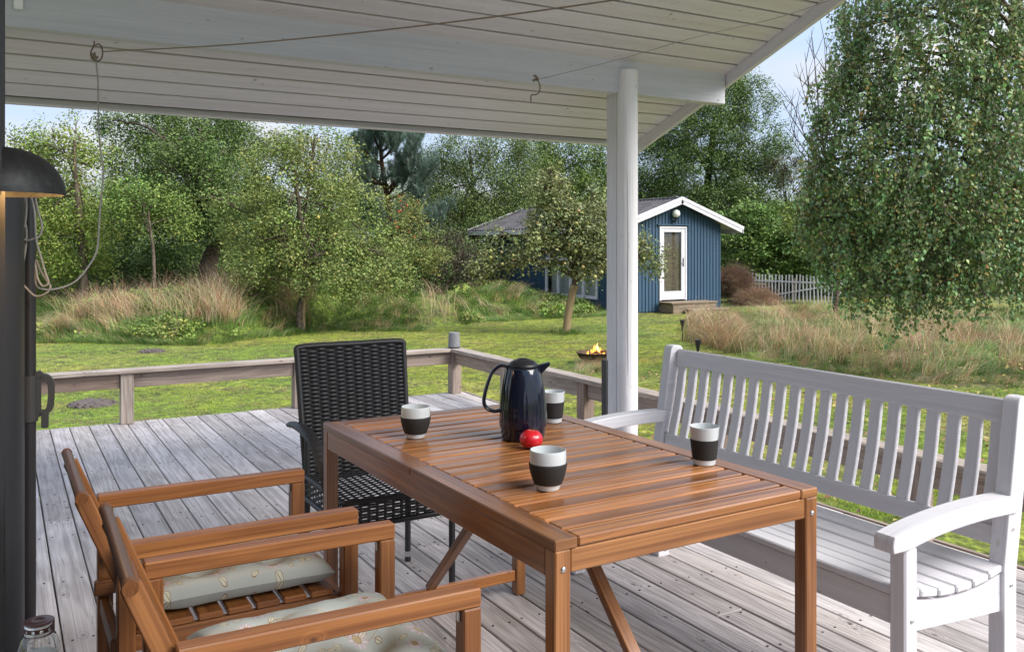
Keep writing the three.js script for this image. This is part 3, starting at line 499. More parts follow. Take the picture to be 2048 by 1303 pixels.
// ---------------------------------------------------------------- things on the table
{
  const top = 0.7205;
  const onTop = (px, py) => { const d = F * (EYE - top) / (py - HY), [x, z] = W2((px - CX) / F * d, d); return [x, top, z]; };
  const PORC = new THREE.MeshPhysicalMaterial({ color: lin(0.56, 0.59, 0.60), roughness: 0.18, clearcoat: 0.5, clearcoatRoughness: 0.08 });
  const RUB = std({ color: lin(0.017, 0.0148, 0.014), roughness: 0.75 });
  function cup(label, p, tall) {
    const t = thing('coffee_cup', label, 'cup', p, 'porcelain cups with dark sleeves on the table');
    const O = tall ? [[0.0001, 0.0], [0.0285, 0.0], [0.0300, 0.0018], [0.0315, 0.018], [0.0365, 0.062], [0.0395, 0.099], [0.0405, 0.1025]]
      : [[0.0001, 0.0], [0.0265, 0.0], [0.0285, 0.0018], [0.0325, 0.015], [0.0405, 0.038], [0.0448, 0.062], [0.0450, 0.085], [0.0440, 0.0955]];
    const I = tall ? [[0.0398, 0.1035], [0.0385, 0.1025], [0.0345, 0.062], [0.0290, 0.012], [0.0001, 0.006]] : [[0.0430, 0.0965], [0.0415, 0.0955], [0.0425, 0.075], [0.0385, 0.04], [0.0270, 0.012], [0.0001, 0.006]];
    mesh('porcelain', lathe([...O, ...I], 48), PORC, t);
    const c = tall ? [[0.0312, 0.0165], [0.0325, 0.0155], [0.0342, 0.0300], [0.0381, 0.0640], [0.0386, 0.0685], [0.0374, 0.0692]] : [[0.0328, 0.0150], [0.0346, 0.0148], [0.0426, 0.0380], [0.0462, 0.0560], [0.0466, 0.0645], [0.0448, 0.0655]];
    const curve = new THREE.SplineCurve(c.slice(1, -1).map(([a, b]) => new THREE.Vector2(a, b))), pts = [new THREE.Vector2(...c[0]), ...curve.getPoints(22), new THREE.Vector2(...c[c.length - 1])];
    const g = new THREE.LatheGeometry(pts, 72), a = g.attributes.position;
    if (!tall) { for (let i = 0; i < a.count; i++) { const k = 1 + 0.011 * (0.5 + 0.5 * Math.sin(Math.atan2(a.getZ(i), a.getX(i)) * 36)) * (Math.floor(a.getY(i) / 0.0045) % 2 ? 1 : 0.2); a.setX(i, a.getX(i) * k); a.setZ(i, a.getZ(i) * k); } g.computeVertexNormals(); }
    mesh('sleeve', g, RUB, t); return t;
  }
  cup('round cup at the far left of the table, in front of the wicker chair', onTop(831, 874), false);
  cup('round cup nearest the viewer, in front of the red apple', onTop(1096, 977), false);
  cup('tapered cup on the right side of the table beside the bench', onTop(1409, 927), true);
  cup('tapered cup behind the thermos jug, partly hidden by it', onTop(1106, 843), true);

  // thermos jug
  const NAVY = new THREE.MeshPhysicalMaterial({ color: lin(0.0035, 0.006, 0.018), roughness: 0.16, specularIntensity: 0.5, clearcoat: 0.9, clearcoatRoughness: 0.04 });
  const jug = thing('thermos_jug', 'glossy dark navy thermos jug with loop handle and domed lid', 'thermos', onTop(1046, 876)); jug.rotation.y = -0.52;
  const prof = new THREE.SplineCurve([[0.066, 0.004], [0.0685, 0.02], [0.0705, 0.038], [0.0735, 0.042], [0.0735, 0.075], [0.0715, 0.115], [0.066, 0.160], [0.059, 0.195], [0.0525, 0.216]].map(([a, b]) => new THREE.Vector2(a, b)));
  const bg = new THREE.LatheGeometry([new THREE.Vector2(0.0001, 0), new THREE.Vector2(0.064, 0), ...prof.getPoints(50), new THREE.Vector2(0.05, 0.221), new THREE.Vector2(0.0001, 0.221)], 144), bp = bg.attributes.position;
  for (let i = 0; i < bp.count; i++) { const y = bp.getY(i), k = 1 - 0.014 * (Math.pow(Math.abs(Math.sin(Math.atan2(bp.getZ(i), bp.getX(i)) * 14)), 6)) * smooth(0.043, 0.05, y) * (1 - smooth(0.12, 0.17, y)); bp.setX(i, bp.getX(i) * k); bp.setZ(i, bp.getZ(i) * k); }
  bg.computeVertexNormals(); mesh('body', bg, NAVY, jug);
  mesh('lid', lathe([[0.0001, 0.2475], [0.012, 0.2475], [0.0135, 0.2455], [0.020, 0.2445], [0.036, 0.238], [0.046, 0.229], [0.0475, 0.2225], [0.044, 0.2205], [0.0001, 0.2205]], 48), std({ color: lin(0.014, 0.015, 0.02), roughness: 0.35 }), jug);
  // spout and handle lie in the local x axis
  const sp = new THREE.Shape(); sp.moveTo(0.030, 0.2195); sp.lineTo(0.077, 0.232); sp.quadraticCurveTo(0.083, 0.2325, 0.080, 0.228); sp.lineTo(0.056, 0.203); sp.lineTo(0.035, 0.203); sp.closePath();
  mesh('spout', new THREE.ExtrudeGeometry(sp, { depth: 0.02, bevelEnabled: true, bevelSize: 0.003, bevelThickness: 0.004, bevelSegments: 3 }).translate(0, 0, -0.01), NAVY, jug);
  const hc = [V(-0.045, 0.221, 0), V(-0.068, 0.2245, 0), V(-0.092, 0.2075, 0), V(-0.107, 0.175, 0), V(-0.118, 0.135, 0), V(-0.120, 0.108, 0), V(-0.110, 0.092, 0), V(-0.088, 0.084, 0), V(-0.069, 0.088, 0)];
  const hcurve = new THREE.CatmullRomCurve3(hc), hs = new THREE.Shape(); for (let k = 0; k < 16; k++) { const a = k / 16 * 6.283; (k ? hs.lineTo : hs.moveTo).call(hs, 0.0055 * Math.cos(a), 0.0115 * Math.sin(a)); } hs.closePath();
  const hp = [], hi = [], hn = 70;
  for (let i = 0; i <= hn; i++) { const p = hcurve.getPoint(i / hn), g = hcurve.getTangent(i / hn), n = V(-g.y, g.x, 0); for (let k = 0; k < 16; k++) { const a = k / 16 * 6.283, e = 0.006 * Math.cos(a); hp.push(p.x + n.x * e, p.y + n.y * e, 0.0125 * Math.sin(a)); if (i) { const A = (i - 1) * 16 + k, B = (i - 1) * 16 + (k + 1) % 16; hi.push(A, A + 16, B + 16, A, B + 16, B); } } }
  const hg = new THREE.BufferGeometry(); hg.setAttribute('position', new THREE.Float32BufferAttribute(hp, 3)); hg.setIndex(hi); outward(hg); mesh('handle', hg, NAVY, jug);

  // apple
  const ap = thing('red_apple', 'shiny red apple lying on the table in front of the thermos jug', 'apple', onTop(1062, 896));
  const skin = tex(256, 128, (u, v) => { const s = fbm(u * 40, v * 3, 40, 3, 71, 3), sp = hash(Math.floor(u * 60), Math.floor(v * 30), 5) > 0.965 ? 1 : 0, t = smooth(0.8, 0.97, v), k = 0.9 + 0.2 * s; return [mix(200 * k, 214, t * 0.8 + sp * 0.3), mix(18 * k, 140, t * 0.8 + sp * 0.3), mix(34 * k, 70, t * 0.8 + sp * 0.3)]; });
  const prof2 = []; for (let i = 0; i <= 28; i++) { const a = -Math.PI / 2 + Math.PI * i / 28, r = 0.0345 * (1 - 0.20 * Math.pow(Math.max(0, Math.sin(a)), 2)) * Math.cos(a) ** 0.82; prof2.push(new THREE.Vector2(Math.max(r, 0.0001), 0.028 + 0.0285 * Math.sin(a) - 0.011 * Math.exp(-((r / 0.009) ** 2)) * Math.sign(Math.sin(a)) )); }
  const ag = new THREE.LatheGeometry(prof2, 40), apz = ag.attributes.position; for (let i = 0; i < apz.count; i++) { const k = 1 + 0.012 * Math.sin(Math.atan2(apz.getZ(i), apz.getX(i)) * 5); apz.setX(i, apz.getX(i) * k); apz.setZ(i, apz.getZ(i) * k); } ag.computeVertexNormals();
  ap.rotation.z = -0.08; ap.rotation.y = 0.4; mesh('fruit', ag, new THREE.MeshPhysicalMaterial({ map: skin, roughness: 0.28, clearcoat: 0.4, clearcoatRoughness: 0.2 }), ap);
  mesh('stalk', taper([V(0, 0.044, 0), V(0.001, 0.054, 0.001), V(0.004, 0.062, 0.002)], (k) => 0.0012 + 0.0006 * k, 6, 6), DARKBARK, ap);
}

// ---------------------------------------------------------------- left edge: column, parasol pole, ropes, wall lamp, grave-candle lantern
{
  const col = thing('round_column', 'thick dark grey round column at the left edge below the wall lamp', 'column', [-0.030, 0, -3.20]);
  mesh('shaft', moved(lathe([[0.0001, 0], [0.098, 0], [0.098, 1.5], [0.09, 1.52], [0.0001, 1.52]], 48), 0, 0.001, 0), std({ color: lin(0.022, 0.023, 0.027), roughness: 0.42 }), col);
  const pole = thing('parasol_pole', 'black parasol pole with a plastic slide handle beside the grey column', 'pole', [0.0845, 0, -3.356]);
  mesh('tube', moved(cyl(0.021, 1.55, 24), 0, 0.776, 0), std({ color: lin(0.020, 0.019, 0.021), roughness: 0.4 }), pole);
  const face = Math.atan2(pole.position.x, -pole.position.z);
  const hy = EYE - (796 - HY) / F * 2.95, GRIP = std({ color: lin(0.04, 0.04, 0.04), roughness: 0.5 });
  const h = new THREE.Group(); h.name = 'slide_handle'; pole.add(h); h.position.y = hy; h.rotation.y = -0.03;
  mesh('sleeve', cyl(0.0265, 0.152, 24), GRIP, h);
  const s = new THREE.Shape(); s.moveTo(0.018, 0.085); s.lineTo(0.032, 0.088); s.lineTo(0.044, 0.078); s.bezierCurveTo(0.062, 0.074, 0.074, 0.062, 0.074, 0.03); s.bezierCurveTo(0.074, -0.03, 0.072, -0.045, 0.056, -0.05); s.lineTo(0.056, -0.095); s.quadraticCurveTo(0.056, -0.1, 0.05, -0.1); s.lineTo(0.042, -0.1); s.quadraticCurveTo(0.037, -0.1, 0.037, -0.094); s.lineTo(0.037, -0.058); s.lineTo(0.018, -0.068); s.closePath();
  const ho = new THREE.Path(); ho.moveTo(0.036, 0.052); ho.lineTo(0.048, 0.052); for (let k = 0; k <= 5; k++) ho.quadraticCurveTo(0.052 + 0.004 * Math.sin(k * 0.6), 0.045 - k * 0.0145, 0.053 + 0.003 * Math.sin(k * 0.6 + 0.5), 0.038 - k * 0.0145); ho.lineTo(0.048, -0.042); ho.lineTo(0.036, -0.042); ho.closePath(); s.holes.push(ho);
  mesh('grip', new THREE.ExtrudeGeometry(s, { depth: 0.02, bevelEnabled: true, bevelSize: 0.002, bevelThickness: 0.003, bevelSegments: 2, curveSegments: 8 }).translate(0, 0, -0.01), GRIP, h);
  for (const y of [0.068, -0.052]) mesh('screw', cyl(0.004, 0.004, 12).rotateX(Math.PI / 2).translate(0.034, y, 0.0135), BLACK, h);

  // ropes
  const rope = (name, label, pts, r, mat, n = 140) => tag(mesh(name, taper(pts.map((p) => at(...p)), r, 8, n), mat), label, 'rope');
  const D = 2.83;
  rope('hanging_rope', 'pale rope hanging from the beam hook and looped to the parasol pole',
    [[191, 118, 3.78], [195, 160, 3.76], [196, 230, 3.72], [199, 290, 3.66], [206, 345, 3.6], [203, 380, 3.55], [198, 440, 3.45], [193, 500, 3.3], [178, 530, 3.2], [150, 562, 3.08], [118, 576, 2.98], [85, 578, 2.88], [72, 570, D], [70, 540, D], [72, 520, D], [80, 540, D], [92, 560, D], [100, 572, D], [94, 584, D], [72, 592, D], [56, 580, D], [41, 560, D], [45, 530, D], [51, 490, D], [52, 460, D], [46, 430, D], [48, 400, 2.86], [52, 388, 2.88]], 0.0034, ROPE, 260);
  rope('rope_loop', 'pale rope loop hung over the parasol pole below the lamp',
    [[52, 388, 2.88], [52, 420, D], [49, 450, D - 0.01], [41, 466, D - 0.01], [50, 480, D - 0.01], [64, 478, D - 0.01], [78, 472, D], [83, 450, D], [76, 425, D], [71, 400, 2.86], [70, 388, 2.88]], 0.0034, ROPE, 120).userData.label = 'upper pale rope loop hung over the parasol pole below the lamp';
  rope('rope_loop', 'lower pale rope loop hanging along the right side of the parasol pole',
    [[60, 390, 2.86], [68, 420, D - 0.02], [72, 480, D - 0.01], [80, 510, D - 0.01], [90, 545, D - 0.01], [96, 566, D - 0.01], [86, 572, D - 0.01], [76, 560, D - 0.01], [70, 530, D - 0.01]], 0.0034, ROPE, 100);
  rope('clothes_line', 'dark twine line stretched from the left beam hook to the upper right', [[204, 103, 3.78], [450, 90, 3.5], [700, 67, 3.2], [960, 37, 2.9], [1235, -1, 2.6], [1500, -42, 2.35]], (t) => 0.0028, TWINE, 60);
  rope('clothes_line', 'thin pale line from the middle beam hook to the gable edge', [[1080, 158, 4.75], [1240, 118, 4.62], [1400, 72, 4.5], [1560, 34, 4.4], [1680, -6, 4.3]], (t) => 0.0018, ROPE, 60);
  const hook = (label, px, py, d, shapePts, knot) => {
    const o = thing('rope_hook', label, 'hook', at(px, py, d).toArray(), 'hooks under the beam'); const off = o.position;
    mesh('hook', taper(shapePts.map((p) => at(...p).sub(off)), 0.003, 7, 40), std({ color: lin(0.13, 0.075, 0.05), roughness: 0.7 }), o);
    const k = []; for (let i = 0; i < 26; i++) k.push(at(...knot).sub(off).add(V(gauss() * 0.012, gauss() * 0.016, gauss() * 0.009)));
    mesh('knot', taper(k, 0.0024, 6, 160), TWINE, o);
  };
  hook('rusty hook with knotted twine on the left part of the beam', 190, 88, 3.78, [[188, 82, 3.8], [187, 92, 3.79], [181, 104, 3.78], [184, 118, 3.78], [196, 122, 3.78], [203, 115, 3.78], [204, 100, 3.78], [198, 88, 3.78], [190, 90, 3.78]], [190, 113, 3.775]);
  hook('bent wire hook with knotted line on the middle of the beam', 1070, 158, 4.76, [[1064, 160, 4.8], [1076, 162, 4.76], [1080, 172, 4.75], [1078, 184, 4.75], [1072, 189, 4.75], [1063, 190, 4.75], [1062, 204, 4.75]], [1073, 157, 4.75]);

  // wall lamp: half dome, open below, warm bulb
  const LZ = -2.545, LY = 1.442, R = 0.148;
  const lamp = thing('wall_lamp', 'dark half-dome wall lamp glowing orange underneath at the left edge', 'lamp', [0.0, LY, LZ]);
  const prof = []; for (let i = 0; i <= 20; i++) { const a = Math.PI / 2 * i / 20; prof.push([R * Math.pow(Math.cos(a), 0.9) + 0.0001, 0.118 * Math.sin(a)]); }
  const sh = new THREE.LatheGeometry([...prof.map(([r, y]) => new THREE.Vector2(r, y)), ...prof.reverse().map(([r, y]) => new THREE.Vector2(Math.max(r - 0.004, 0.0001), Math.max(y - 0.004, 0)))], 40, 0, Math.PI);
  const zincT = tex(256, 256, (u, v) => { const a = fbm(u * 8, v * 8, 8, 8, 81, 5), b = fbm(u * 50, v * 50, 50, 50, 85, 2), k = 33 + 26 * (a - 0.5) + 26 * (b - 0.5); return [k * 0.94, k * 1.0, k * 1.04]; });
  mesh('lamp_shade', sh, std({ map: zincT, roughness: 0.55, metalness: 0.25, side: THREE.DoubleSide }), lamp);
  bb(lamp, 'back_plate', [-0.006, 0.004], [0, 0.115], [-0.14, 0.14], CHARCOAL);
  const bulb = mesh('bulb', new THREE.SphereGeometry(0.024, 20, 14), std({ color: lin(1, 0.8, 0.5), emissive: lin(1, 0.52, 0.16), emissiveIntensity: 6 }), lamp); bulb.position.set(0.06, 0.045, 0); bulb.castShadow = false;
  const pl = new THREE.PointLight(lin(1, 0.55, 0.2), 0.22, 0, 2); pl.position.set(0.06, 0.045, 0); pl.castShadow = true; pl.shadow.radius = 1; lamp.add(pl);

  // lantern
  const la = thing('candle_lantern', 'glass candle jar with a dark red pierced metal lid at the column foot', 'lantern', [0.098, 0.0005, -2.90]);
  const GLASS = new THREE.MeshPhysicalMaterial({ color: lin(0.97, 0.99, 0.98), roughness: 0.04, transmission: 1, thickness: 0.003, ior: 1.45 });
  mesh('jar', lathe([[0.0001, 0.0], [0.044, 0.0], [0.050, 0.008], [0.0555, 0.05], [0.058, 0.11], [0.0555, 0.165], [0.046, 0.19], [0.0385, 0.2], [0.0365, 0.2], [0.0440, 0.189], [0.0530, 0.165], [0.0555, 0.11], [0.053, 0.05], [0.048, 0.012], [0.0001, 0.006]], 48), GLASS, la);
  mesh('candle', moved(cyl(0.046, 0.13, 32, 0.05), 0, 0.072, 0), std({ color: lin(0.78, 0.78, 0.74), roughness: 0.6 }), la);
  const LID = std({ color: lin(0.085, 0.042, 0.04), roughness: 0.38, metalness: 0.4 }), lh = 0.034, lr = 0.040;
  const ls = new THREE.Shape(), per = 2 * Math.PI * lr; for (let i = 0; i <= 72; i++) (i ? ls.lineTo : ls.moveTo).call(ls, per * i / 72, 0); for (let i = 72; i >= 0; i--) ls.lineTo(per * i / 72, lh); ls.closePath();
  for (let k = 0; k < 11; k++) { const q = new THREE.Path(); q.absarc(per * (k + 0.5) / 11, lh * 0.46, 0.0058, 0, Math.PI * 2, true); ls.holes.push(q); }
  const lg = new THREE.ExtrudeGeometry(ls, { depth: 0.001, bevelEnabled: false, curveSegments: 12 }), lp = lg.attributes.position; for (let i = 0; i < lp.count; i++) { const a = lp.getX(i) / lr, r = lr + lp.getZ(i); lp.setXYZ(i, Math.cos(a) * r, lp.getY(i), -Math.sin(a) * r); } lg.computeVertexNormals(); lg.translate(0, 0.2, 0);
  const lid = new THREE.Group(); lid.name = 'lid'; la.add(lid); mesh('pierced_band', lg, LID, lid);
  mesh('lid_top', lathe([[0.0001, 0.2355], [0.012, 0.2355], [0.014, 0.238], [0.025, 0.238], [0.027, 0.236], [0.034, 0.237], [0.0395, 0.2355], [0.0412, 0.2335], [0.040, 0.232], [0.0001, 0.232]], 40), LID, lid);
  mesh('liner', lathe([[0.0375, 0.2], [0.0375, 0.231], [0.0001, 0.2315]], 32), std({ color: lin(0.7, 0.69, 0.66), roughness: 0.35, metalness: 0.5, side: THREE.DoubleSide }), lid);

  // canister on the railing corner
  const can = thing('grey_canister', 'small grey tapered canister standing on the railing corner', 'canister', [3.50, 0.4035, -7.10]);
  const clothT = tex(128, 128, (u, v) => { const a = 120 + 40 * (hash(Math.floor(u * 128), Math.floor(v * 128), 3) - 0.5); return [a, a, a * 1.02]; });
  mesh('body', lathe([[0.0001, 0.138], [0.045, 0.138], [0.0475, 0.135], [0.0555, 0.014], [0.0545, 0.01], [0.0001, 0.01]], 40), std({ map: clothT, roughness: 0.75, color: lin(0.85, 0.85, 0.85) }), can);
  mesh('base', moved(cyl(0.051, 0.01, 32), 0, 0.005, 0), CHARCOAL, can);
}

// ================================================================ garden
const ground = (px, py) => { let d = 20; for (let i = 0; i < 60; i++) { const p = at(px, py, d), e = p.y - H(p.x, p.z); d += e * 2.2; } const p = at(px, py, d); return V(p.x, H(p.x, p.z), p.z); };
const inst = (name, geo, mat, list, parent) => {   // list of [position, quaternion, scale, colour]
  const m = new THREE.InstancedMesh(geo, mat, list.length), q = new THREE.Matrix4(); m.name = parent ? name : numbered(name);
  list.forEach(([p, r, s, c], i) => { m.setMatrixAt(i, q.compose(p, r, typeof s === 'number' ? V(s, s, s) : s)); if (c) m.setColorAt(i, c); });
  shade(m); (parent ?? scene).add(m); m.userData.kind = 'stuff'; return m;
};
const spin = (y, tilt = 0, dir = 0) => new THREE.Quaternion().setFromAxisAngle(V(Math.cos(dir), 0, Math.sin(dir)), tilt).multiply(new THREE.Quaternion().setFromAxisAngle(V(0, 1, 0), y));
const geoOf = (P, C, I) => { const g = new THREE.BufferGeometry(); g.setAttribute('position', new THREE.Float32BufferAttribute(P, 3)); g.setAttribute('color', new THREE.Float32BufferAttribute(C, 3)); g.setIndex(I); g.computeVertexNormals(); return g; };
const leafMat = (through = 0.35, rough = 0.62) => new THREE.MeshPhysicalMaterial({ vertexColors: true, roughness: rough, side: THREE.DoubleSide, transmission: through, thickness: 0, specularIntensity: 0.6 });

// ---- grass tufts
function tuft(n, h0, h1, spread, lean, width, colours, segs = 3, wind = 0) {
  const P = [], C = [], I = [];
  for (let b = 0; b < n; b++) {
    const a = rr(0, 6.283), r = spread * Math.sqrt(rnd()), x = r * Math.cos(a), z = r * Math.sin(a), h = rr(h0, h1), la = wind ? gauss() * wind : a + gauss() * 0.9, l = lean * h * rr(0.3, 1.3), c = pick(colours).map((v) => v * rr(0.8, 1.2)), wa = rr(0, 6.283), w = width * rr(0.7, 1.2), k0 = P.length / 3;
    for (let s = 0; s <= segs; s++) {
      const t = s / segs, cx = x + Math.cos(la) * l * t * t, cz = z + Math.sin(la) * l * t * t, y = h * (t - 0.32 * lean * t * t * t), ww = w * (1 - t * 0.92) / 2;
      P.push(cx - Math.cos(wa) * ww, y - 0.02, cz - Math.sin(wa) * ww, cx + Math.cos(wa) * ww, y - 0.02, cz + Math.sin(wa) * ww); C.push(...c, ...c);
      if (s) { const k = k0 + s * 2; I.push(k - 2, k - 1, k + 1, k - 2, k + 1, k); }
    }
  }
  return geoOf(P, C, I);
}
const GRASSM = leafMat(0.3, 0.7), STRAWM = leafMat(0.25, 0.75);
const gG = [[0.312, 0.390, 0.038], [0.364, 0.429, 0.046], [0.260, 0.345, 0.034], [0.429, 0.429, 0.084]];
const gL = [[0.122, 0.222, 0.037], [0.159, 0.266, 0.044], [0.101, 0.186, 0.037], [0.216, 0.288, 0.061]];
const gS = [[0.575, 0.418, 0.238], [0.690, 0.542, 0.335], [0.460, 0.316, 0.173], [0.483, 0.282, 0.173], [0.380, 0.328, 0.130]];
{
  const T = [0, 1, 2].map(() => tuft(15, 0.022, 0.055, 0.07, 0.55, 0.006, gG, 2)), L = [[], [], []];
  for (let k = 0; k < 52000; k++) {
    const d = 6.2 + 17 * Math.pow(rnd(), 1.45), lat = rr(-0.6, 0.6) * d, [x, z] = W2(lat, d);
    if (x > -1.2 && x < 3.72 && z > -7.25) continue;
    if (d - lut(FOOT, lat) > 0.4) continue; if (meadow(lat, d) > 0.5) continue;
    const a = fbm(x * 0.5 + 90, z * 0.5 + 90, 4096, 4096, 51, 4), b = fbm(x * 1.7 + 90, z * 1.7 + 90, 4096, 4096, 55, 3), dry = 0.75 * smooth(0.46, 0.66, b), lush = smooth(0.4, 0.65, a), v = rr(0.8, 1.2);
    const c = lin(mix(1, 0.74, lush) * v * mix(1, 1.5, dry), mix(1, 0.9, lush) * v * mix(1, 1.12, dry), v * mix(1, 1.9, dry));
    L[k % 3].push([V(x, H(x, z), z), spin(rr(0, 6.28)), rr(0.7, 1.25) * (1 + d * 0.012), c]);
  }
  L.forEach((l, i) => tag(inst('lawn_grass', T[i], GRASSM, l), 'short mown grass covering the lawn', null, null, 'stuff'));
}
{ // tall grass of the bank and of the meadow on the right
  const sT = [0, 1, 2].map(() => tuft(26, 0.35, 0.95, 0.2, 1.05, 0.013, gS, 5, 0.75)), gT = [0, 1, 2].map(() => tuft(34, 0.16, 0.46, 0.22, 1.2, 0.015, gL, 4, 0.9)), mT = [0, 1].map(() => tuft(34, 0.2, 0.6, 0.24, 1.25, 0.014, [...gL, ...gL, ...gL, gS[0]], 5, 0.8));
  const S = [[], [], []], G = [[], [], []], M = [[], []];
  const strawy = (x, z) => fbm(x * 0.55 + 300, z * 0.55 + 300, 4096, 4096, 77, 3);
  const put = (x, z, kind, s) => { const p = V(x, H(x, z) - 0.01, z), q = spin(9 * fbm(x * 0.45 + 500, z * 0.45 + 500, 4096, 4096, 97, 3) + gauss() * 0.7, rr(0, 0.2), rr(0, 6.28)), v = rr(0.68, 1.22), c = lin(v * rr(0.9, 1.1), v * rr(0.92, 1.08), v * rr(0.9, 1.1)); (kind === 0 ? S[Math.floor(rnd() * 3)] : kind === 1 ? G[Math.floor(rnd() * 3)] : M[Math.floor(rnd() * 2)]).push([p, q, s, c]); };
  for (let k = 0; k < 6400; k++) {
    const lat = rr(-12.5, 3.2), e = -0.1 + 8.5 * Math.pow(rnd(), 1.3), d = lut(FOOT, lat) + e, [x, z] = W2(lat, d), st = strawy(x, z);
    const path = Math.abs(lat - (-1.75 - (e - 1) * 0.16)); if (path < 0.42 && e < 6) continue;
    if (x > 15 && z < -19.5 && x < 18.7) continue;
    const left = smooth(-3.8, -5.2, lat), edge = e < 0.7;
    const pS = left > 0.5 ? (0.03 + 0.55 * Math.max(...[[-9.5, 19.4, 0.8, 1.4], [-8.2, 19.2, 0.5, 1.1], [-6.4, 20.9, 0.75, 1.3], [-5.1, 20.9, 0.5, 1.0]].map(([a, b, c, f]) => Math.exp(-(((lat - a) / c) ** 2) - ((d - b) / f) ** 2)))) * (edge ? 0.45 : 1) : 0.03 + 0.14 * smooth(0.52, 0.66, st);
    const s = (left > 0.5 ? rr(0.4, 0.95) : rr(0.4, 0.75)) * (edge ? 0.7 : 1);
    put(x, z, rnd() < pS ? 0 : rnd() < 0.72 ? 1 : 2, s);
  }
  for (let k = 0; k < 7500; k++) {
    const lat = rr(2.6, 14), d = rr(8.5, 26), m = meadow(lat, d); if (rnd() > m) continue; const [x, z] = W2(lat, d); if (x < 19.4 && x > 15 && z < -18) continue;
    const st = strawy(x, z), front = meadow(lat, d - 0.9) < 0.5;
    const kind = rnd() < (front ? 0.3 : 0.04 + 0.5 * smooth(0.49, 0.61, st)) ? 0 : rnd() < 0.55 ? 1 : 2;
    put(x, z, kind, rr(0.3, 0.64) * (front ? 0.75 : 1));
  }
  for (let k = 0; k < 300; k++) { const a = ground(rr(1375, 1480), rr(640, 706)); if (meadow(...LD(a.x, a.z)) > 0.2) put(a.x, a.z, rnd() < 0.8 ? 0 : 2, rr(0.5, 0.85)); }
  for (let k = 0; k < 110; k++) { const a = ground(1190 + gauss() * 34, 738 + gauss() * 10); put(a.x, a.z, pick([0, 2, 2]), rr(0.2, 0.38)); }
  for (const [px, py] of [[1130, 666], [606, 662], [595, 655]]) for (let k = 0; k < 26; k++) { const a = ground(px + gauss() * 22, py + gauss() * 5); put(a.x, a.z, 1, rr(0.3, 0.6)); }
  const plume = [0, 1].map(() => tuft(9, 0.75, 1.25, 0.16, 0.7, 0.012, gS, 5)), pl = [[], []];
  for (let k = 0; k < 520; k++) { const right = rnd() < 0.5, p = right ? ground(rr(1380, 2048), rr(640, 740)) : ground(pick([170, 240, 330, 400, 450, 880]) + gauss() * 45, rr(585, 650)); const [lat, d] = LD(p.x, p.z); if (right ? meadow(lat, d) < 0.4 : d < lut(FOOT, lat) + 0.3) continue; pl[k % 2].push([p, spin(rr(0, 6.28), rr(0, 0.2), rr(0, 6.28)), right ? rr(0.5, 0.85) : rr(0.5, 0.9), lin(rr(0.85, 1.1), rr(0.85, 1.1), rr(0.85, 1.1))]); }
  pl.forEach((l, i) => tag(inst('grass_plumes', plume[i], STRAWM, l), 'single tall dry stalks standing out of the long grass', null, null, 'stuff'));
  S.forEach((l, i) => tag(inst('straw_grass', sT[i], STRAWM, l), 'tall dry straw-coloured grass on the bank and meadow', null, null, 'stuff'));
  G.forEach((l, i) => tag(inst('green_grass', gT[i], GRASSM, l), 'long green grass on the bank and meadow', null, null, 'stuff'));
  M.forEach((l, i) => tag(inst('mixed_grass', mT[i], STRAWM, l), 'mixed green and dry grass on the bank and meadow', null, null, 'stuff'));
}

// ---- leaves
// a clump of folded leaves in a ball of radius R
function clump(n, R, size, cols, { aspect = 0.5, up = 0.7, droop = 0, flat = 1, twigs = 5 } = {}) {
  const P = [], C = [], I = [];
  for (let k = 0; k < n; k++) {
    const o = V(gauss(), gauss() * flat, gauss()).multiplyScalar(R * 0.75), n1 = V(gauss(), gauss() * 0.8 + up, gauss()).addScaledVector(o, 0.4 / R).normalize();
    const dir = V(gauss(), gauss() * 0.5 - droop, gauss()); dir.addScaledVector(n1, -dir.dot(n1)).normalize(); const s = new THREE.Vector3().crossVectors(n1, dir), L = size * rr(0.7, 1.25), w = L * aspect, q0 = rr(0.87, 1.13), c = pick(cols).map((v) => v * q0), b = P.length / 3;
    const pt = (f, g, h) => { const v = o.clone().addScaledVector(dir, f * L).addScaledVector(s, g * w).addScaledVector(n1, h * L); P.push(v.x, v.y, v.z); C.push(...c); };
    pt(0, 0, 0); pt(0.45, 0.5, 0.09); pt(1, 0, -0.06); pt(0.45, -0.5, 0.09); I.push(b, b + 1, b + 2, b, b + 2, b + 3);
  }
  for (let k = 0; k < twigs; k++) { const a = V(gauss(), gauss() * flat, gauss()).multiplyScalar(R * 0.8), b = P.length / 3, w = 0.005; P.push(-w, -R * 0.4, 0, w, -R * 0.4, 0, a.x, a.y, a.z); for (let q = 0; q < 3; q++) C.push(0.06, 0.045, 0.03); I.push(b, b + 1, b + 2); }
  return geoOf(P, C, I);
}
